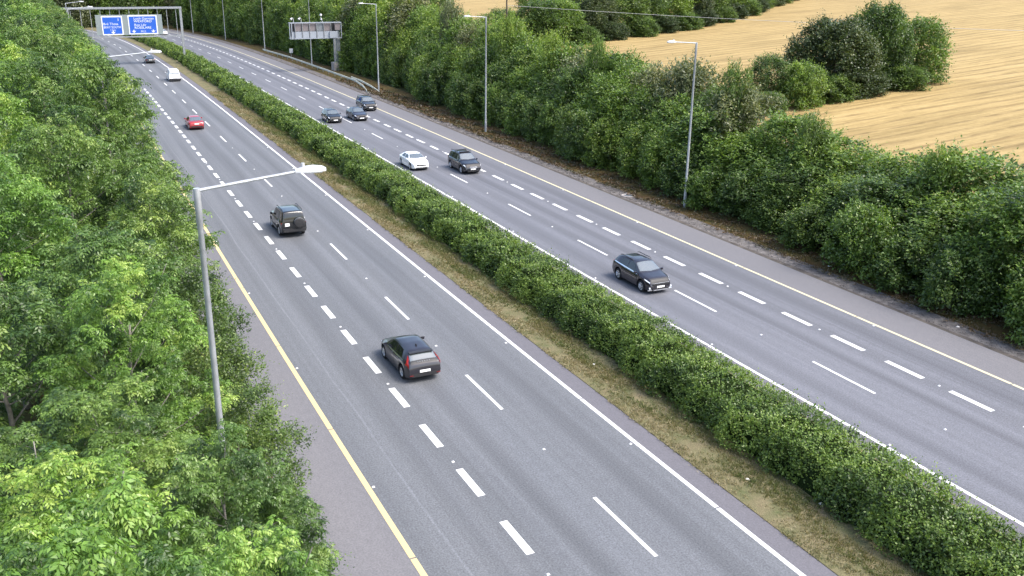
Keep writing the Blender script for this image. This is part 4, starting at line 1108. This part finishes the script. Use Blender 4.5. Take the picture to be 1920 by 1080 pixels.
    yb = -L/2-.012
    zp = spec.get('plate_z', .75)
    mb = MB(); mb.box((spec.get('plate_x', 0), yb-spec.get('plate_out', 0.0), zp), spec.get('plate_d', (.52, .02, .12))); mb.build('number_plate', M['plate'], root)
    mb = MB(); mb.box((0, L/2+.012, spec.get('fplate_z', .42)), (.52, .02, .115)); mb.build('number_plate', M['plate'], root)
    mb = MB(); mb.box((0, L/2+.002, spec.get('grille_z', .60)), (spec.get('grille_w', 1.0), .02, .13)); mb.build('grille', spec.get('grille_m', M['black_plastic']), root)
    mb = MB(); mb.box((0, L/2+.002, .33), (1.15, .02, .10)); mb.build('air_intake', M['black_plastic'], root)
    mb = MB(); mb.box((0, -L/2-.004, spec.get('valance_z', .42)), (Wd*.72, .02, .16)); mb.build('rear_valance', M['black_plastic'], root)
    return root, pt, section, panel
def _mirror(p, sd):
    mb = MB(); w = .11
    V = [(p.x+sd*.0, p.y-.03, p.z+.02), (p.x+sd*.2, p.y-.06, p.z+.02), (p.x+sd*.22, p.y-.05, p.z+.16), (p.x+sd*.06, p.y-.03, p.z+.16),
         (p.x+sd*.0, p.y+.05, p.z+.02), (p.x+sd*.17, p.y+.05, p.z+.04), (p.x+sd*.18, p.y+.05, p.z+.13), (p.x+sd*.06, p.y+.05, p.z+.14)]
    return V, [(0, 1, 2, 3), (4, 7, 6, 5), (0, 4, 5, 1), (3, 2, 6, 7), (1, 5, 6, 2), (0, 3, 7, 4)]

P_graphite = car_paint('paint_graphite', (.016, .0148, .021), .1, .3, 1.6)
P_black = car_paint('paint_black', (.005, .0055, .0065), .2, .22, 1.65)
P_darkgreen = car_paint('paint_blackgreen', (.008, .009, .0105), .1, .28, 1.6)
P_plum = car_paint('paint_dark_plum', (.013, .0115, .018), .1, .3, 1.6)
P_red = car_paint('paint_red', (.27, .010, .014), .1, .28)
P_white = car_paint('paint_white', (.76, .77, .76), .0, .35)
P_navy = car_paint('paint_navy', (.006, .007, .012), .35, .25, 1.65)
P_vanwhite = car_paint('paint_van_white', (.80, .81, .82), .0, .4)

def hatch_spec():
    return dict(L=4.37, W=1.80, H=1.45, r=.325, axles=(-1.33, 1.32), cl=.19, inset=.24,
        top=[(-2.19, .62), (-2.17, .86), (-2.10, 1.00), (-1.98, 1.06), (-1.62, 1.30), (-1.35, 1.385), (-.6, 1.45), (0, 1.455), (.3, 1.42), (1.0, 1.03), (1.15, .98), (1.75, .86), (2.02, .74), (2.15, .58), (2.19, .45)],
        belt=[(-2.19, .95), (-1.5, .99), (-.5, .93), (.7, .90), (1.1, .88), (1.6, .78), (2.19, .62)],
        glass=dict(screen=(.34, 1.0), rear=(-1.955, -1.60), side=[(-.32, .78, -.30, .36), (-1.22, -.40, -1.0, -.38)]),
        doors=[(-.30, .82), (-1.05, -.33)], mirror=(.72, 0),
        tail=[(3.9, 5.0, -2.12, -1.82, -2.08, -1.86), (5.05, 6.1, -2.08, -1.86, -1.86, -1.62)],
        head=[(4.2, 5.4, 1.62, 2.02, 1.72, 1.98)], plate_z=.60, grille_z=.52)
M['reflector_red'] = plain('reflector_red', (.16, .012, .012), .3)
h, pt, sec, panel = car('hatchback', 'dark graphite hatchback driving away, nearest car on the left carriageway', 'car', 39.95, 14.22, True, hatch_spec(), P_graphite, 'vehicles on the left carriageway')
mb = MB(); mb.box((0, -1.0, 1.46), (.05, .14, .05)); mb.build('antenna', M['black_plastic'], h)
mb = MB(); mb.box((0, -1.60, 1.335), (1.16, .22, .035)); mb.build('spoiler', M['black_plastic'], h)
panel('tailgate_band', M['black_plastic'], 6.5, 8.98, -2.095, -1.965, -2.095, -1.965, 1, both=True, nx=4, nq=5, d=.010)
mb = MB()
for i in range(6): mb.box((-.32+i*.115, -2.075, 1.055), (.05, .012, .055))
mb.build('badge', M['chrome'], h)
for sd in (1, -1):
    mb = MB(); mb.box((sd*.66, -2.19, .43), (.20, .02, .04)); mb.build('reflector', M['reflector_red'], h)
    p0 = panel('window_trim', M['chrome'], 4.98, 5.10, -1.5, .85, -1.45, .84, sd, d=.012, nx=16, nq=1, parent=h)

def suv_box_spec():   # boxy off-roader with the spare wheel on the tailgate
    return dict(L=4.45, W=1.86, H=1.90, r=.37, axles=(-1.27, 1.27), cl=.30, inset=.13, front_round=.14, rear_round=.06,
        top=[(-2.22, .75), (-2.20, 1.2), (-2.14, 1.5), (-2.02, 1.84), (-1.9, 1.88), (-.9, 1.90), (-.3, 1.87), (.15, 1.82), (.78, 1.22), (.95, 1.17), (2.0, 1.08), (2.15, .98), (2.22, .6)],
        belt=[(-2.22, 1.12), (.5, 1.12), (.95, 1.10), (2.22, .92)],
        glass=dict(screen=(.24, .80), rear=(-2.155, -2.03), side=[(-.22, .58, -.22, .18), (-1.12, -.30, -1.10, -.30), (-2.0, -1.2, -1.9, -1.2)]),
        doors=[(-.22, .7), (-1.1, -.28)], mirror=(.62, 0), rear_glass=M['glass'], handle=M['black_plastic'],
        tail=[(3.6, 5.0, -2.20, -1.98, -2.20, -2.0)], head=[(4.0, 5.3, 1.9, 2.16, 1.95, 2.14)],
        plate_x=-.48, plate_z=.98, plate_d=(.32, .02, .22), grille_z=.85, valance_z=.50)
h, pt, sec, panel = car('off_roader', 'black boxy off-roader with a spare wheel on its back, driving away behind the lamp head', 'off-road car', 66.9, 14.38, True, suv_box_spec(), P_darkgreen, 'vehicles on the left carriageway')
sp = empty('spare_wheel', (.36, -2.33, 1.08)); sp.parent = h
mb = MB(); mb.lathe_x([(-.1, .2), (-.11, .33), (-.08, .38), (.08, .38), (.11, .34), (.115, .24), (.125, 0)], 26)
ob = mb.build('cover', M['black_plastic'], sp, 40); ob.rotation_euler = (0, 0, -math.pi/2)
mb = MB(); mb.lathe_x([(-.05, .385), (.04, .395), (.06, .385)], 26); ob = mb.build('rim', M['galv_dark'], sp, 40); ob.rotation_euler = (0, 0, -math.pi/2)
for sd in (1, -1):
    mb = MB(); mb.tube([(sd*.68, .0, 1.90), (sd*.68, -.15, 1.96), (sd*.68, -1.75, 1.96), (sd*.68, -1.85, 1.90)], .025, 6); mb.build('roof_rail', M['black_plastic'], h)
    panel('side_step', M['galv'], 2.1, 2.5, -.75, .8, -.75, .8, sd, d=.05, nx=8, nq=1, parent=h)
mb = MB(); mb.box((0, -2.26, .58), (1.6, .14, .22)); mb.build('bumper', M['black_plastic'], h)

def saloon_spec(L=4.4, W=1.78, H=1.44, **k):
    d = dict(L=L, W=W, H=H, r=.315, axles=(-1.28, 1.32), cl=.18, inset=.24,
        top=[(-L/2, .6), (-L/2+.04, .84), (-L/2+.18, .95), (-L/2+.55, 1.0), (-1.05, 1.32), (-.7, H-.03), (-.1, H), (.3, H-.04), (1.05, 1.0), (1.2, .95), (L/2-.4, .82), (L/2-.12, .70), (L/2-.03, .56), (L/2, .42)],
        belt=[(-L/2, .90), (-1.0, .93), (.8, .88), (1.2, .86), (L/2, .62)],
        glass=dict(screen=(.36, 1.04), rear=(-L/2+.6, -.92), side=[(-.28, .80, -.26, .38), (-1.15, -.36, -.85, -.34)]),
        doors=[(-.28, .86), (-1.02, -.32)], mirror=(.78, 0),
        tail=[(4.0, 5.2, -L/2+.03, -L/2+.24, -L/2+.05, -L/2+.22)], head=[(4.2, 5.5, L/2-.52, L/2-.12, L/2-.45, L/2-.16)], plate_z=.74, grille_z=.56)
    d.update(k); return d
car('saloon_car', 'bright red saloon driving away beside the thin lane dashes', 'car', 117.1, 14.5, True, saloon_spec(), P_red, 'vehicles on the left carriageway')
car('saloon_car', 'far black car driving away under the second left lamp head', 'car', 204.8, 17.9, True, saloon_spec(H=1.5), P_black, 'vehicles on the left carriageway')
car('coupe', 'white coupe coming towards the camera in the lane beside the hedge', 'car', 85.1, 30.62, False, saloon_spec(L=4.45, W=1.80, H=1.40, rear_round=.2), P_white, 'vehicles on the right carriageway')

def van_spec():
    return dict(L=4.75, W=1.9, H=1.95, r=.33, axles=(-1.4, 1.55), cl=.2, inset=.14, front_round=.2, rear_round=.06,
        top=[(-2.37, .6), (-2.35, 1.3), (-2.28, 1.86), (-2.2, 1.92), (-.5, 1.96), (.5, 1.92), (.85, 1.82), (1.62, 1.18), (1.75, 1.10), (2.2, .92), (2.33, .7), (2.37, .45)],
        belt=[(-2.37, 1.10), (1.3, 1.08), (1.75, 1.0), (2.37, .72)],
        glass=dict(screen=(.92, 1.58), rear=(-2.345, -2.29), side=[(.30, 1.30, .32, .9)]),
        doors=[(.3, 1.3)], mirror=(1.32, 0), handle=M['black_plastic'],
        tail=[(3.4, 5.0, -2.36, -2.22, -2.36, -2.22)], head=[(4.2, 5.4, 1.85, 2.25, 1.95, 2.2)], plate_z=.62, plate_x=-.0, grille_z=.7, valance_z=.40)
h, pt, sec, panel = car('van', 'white panel van driving away along the median line', 'van', 170.0, 18.2, True, van_spec(), P_vanwhite, 'vehicles on the left carriageway')
mb = MB(); mb.box((0, -2.42, .36), (1.84, .14, .34)); mb.build('bumper', M['black_plastic'], h)

def suv_spec(**k):
    d = dict(L=4.5, W=1.84, H=1.74, r=.36, axles=(-1.32, 1.33), cl=.25, inset=.18, front_round=.18, rear_round=.12,
        top=[(-2.25, .7), (-2.22, 1.0), (-2.12, 1.15), (-1.85, 1.58), (-1.6, 1.68), (-.6, 1.74), (0, 1.73), (.3, 1.68), (1.0, 1.18), (1.12, 1.12), (1.9, 1.0), (2.12, .88), (2.22, .66), (2.25, .5)],
        belt=[(-2.25, 1.08), (-1, 1.06), (1.1, 1.02), (1.6, .96), (2.25, .76)],
        glass=dict(screen=(.36, 1.0), rear=(-2.08, -1.84), side=[(-.26, .78, -.24, .36), (-1.14, -.34, -1.12, -.32), (-1.85, -1.22, -1.65, -1.2)]),
        doors=[(-.26, .84), (-1.08, -.31)], mirror=(.78, 0),
        tail=[(4.2, 5.4, -2.18, -1.95, -2.12, -1.95)], head=[(4.1, 5.4, 1.78, 2.16, 1.86, 2.1)], plate_z=.8, grille_z=.70, fplate_z=.52)
    d.update(k); return d
def rails(h, z, x0, x1, y):
    for sd in (1, -1):
        mb = MB(); mb.tube([(sd*y, x0, z-.06), (sd*y, x0+.12, z), (sd*y, x1-.12, z), (sd*y, x1, z-.06)], .024, 6); mb.build('roof_rail', M['black_plastic'], h)
h, pt, sec, panel = car('suv', 'black off-road estate with roof bars coming towards the camera beside the white coupe', 'SUV', 81.75, 34.5, False, suv_spec(nose=1, grille_m=M['chrome'], grille_w=.75), P_navy, 'vehicles on the right carriageway')
rails(h, 1.80, -1.6, .1, .66)
mb = MB(); mb.box((0, .05, 1.775), (1.0, .16, .06)); mb.build('roof_bar', M['black_plastic'], h)
mb = MB(); mb.box((0, -.95, 1.79), (1.2, .10, .05)); mb.build('roof_bar', M['black_plastic'], h)

h, pt, sec, panel = car('crossover', 'dark plum crossover coming towards the camera, nearest car on the right carriageway', 'car', 45.95, 31.43, False,
    suv_spec(nose=1, L=4.25, W=1.80, H=1.58, r=.345, axles=(-1.28, 1.30), cl=.22, inset=.22, front_round=.24,
        top=[(-2.12, .7), (-2.08, .98), (-1.98, 1.1), (-1.70, 1.42), (-1.45, 1.50), (-.6, 1.58), (-.1, 1.575), (.22, 1.53), (1.0, 1.10), (1.12, 1.06), (1.75, .96), (2.0, .84), (2.09, .64), (2.12, .48)],
        belt=[(-2.12, 1.10), (-1.5, 1.06), (-.5, 1.0), (1.05, .96), (1.5, .90), (2.12, .70)],
        glass=dict(screen=(.28, 1.0), rear=(-1.95, -1.70), side=[(-.30, .78, -.28, .30), (-1.28, -.38, -1.15, -.36)]),
        doors=[(-.30, .84), (-1.05, -.33)], head=[(4.25, 5.2, 1.55, 2.02, 1.68, 2.0)], tail=[(4.2, 5.4, -2.05, -1.85, -2.0, -1.85)], grille_z=.62, grille_w=1.1, fplate_z=.47), P_plum, 'vehicles on the right carriageway')
rails(h, 1.60, -1.45, .05, .62)
for sd in (1, -1):
    panel('window_trim', M['chrome'], 4.98, 5.12, -1.85, .95, -1.75, .93, sd, d=.012, nx=16, nq=1, parent=h)
    mb = MB(); mb.box((sd*.66, 2.075, .42), (.26, .05, .09)); mb.build('daytime_light', M['headlight'], h)
    mb = MB(); mb.box((sd*.66, 2.06, .30), (.38, .06, .07)); mb.build('skid_trim', M['chrome'], h)
mb = MB(); mb.box((0, 2.125, .28), (1.0, .03, .06)); mb.build('skid_trim', M['chrome'], h)
mb = MB(); mb.box((0, 2.12, .70), (1.2, .02, .03)); mb.build('chrome_strip', M['chrome'], h)

car('hatchback', 'black car nearest the hedge in the cluster of three far oncoming cars', 'car', 115.8, 30.72, False, saloon_spec(nose=1, L=4.1, H=1.5, top=[(-2.05, .6), (-2.02, .9), (-1.9, 1.1), (-1.6, 1.38), (-1.2, 1.46), (-.4, 1.5), (.1, 1.48), (.35, 1.42), (1.05, 1.0), (1.2, .95), (1.65, .84), (1.93, .72), (2.02, .56), (2.05, .42)],
    glass=dict(screen=(.4, 1.04), rear=(-1.88, -1.6), side=[(-.28, .80, -.26, .4), (-1.15, -.36, -1.0, -.34)])), P_black, 'vehicles on the right carriageway')
h, pt, sec, panel = car('saloon_car', 'dark saloon in the middle of the cluster of three far oncoming cars', 'car', 116.5, 34.18, False, saloon_spec(nose=1, L=4.7, H=1.46, grille_w=.8, grille_z=.60), P_plum, 'vehicles on the right carriageway')
h, pt, sec, panel = car('suv', 'black SUV on the outside of the cluster of three far oncoming cars', 'SUV', 124.3, 37.8, False, suv_spec(nose=1), P_black, 'vehicles on the right carriageway')
rails(h, 1.80, -1.6, .1, .66)
car('saloon_car', 'far white car on the right carriageway just below the blue sign', 'car', 296.5, 30.9, False, saloon_spec(), P_white, 'vehicles on the right carriageway')
car('saloon_car', 'far dark car with a pale bonnet beside the gantry sign edge', 'car', 296.0, 34.5, False, saloon_spec(), P_vanwhite, 'vehicles on the right carriageway')
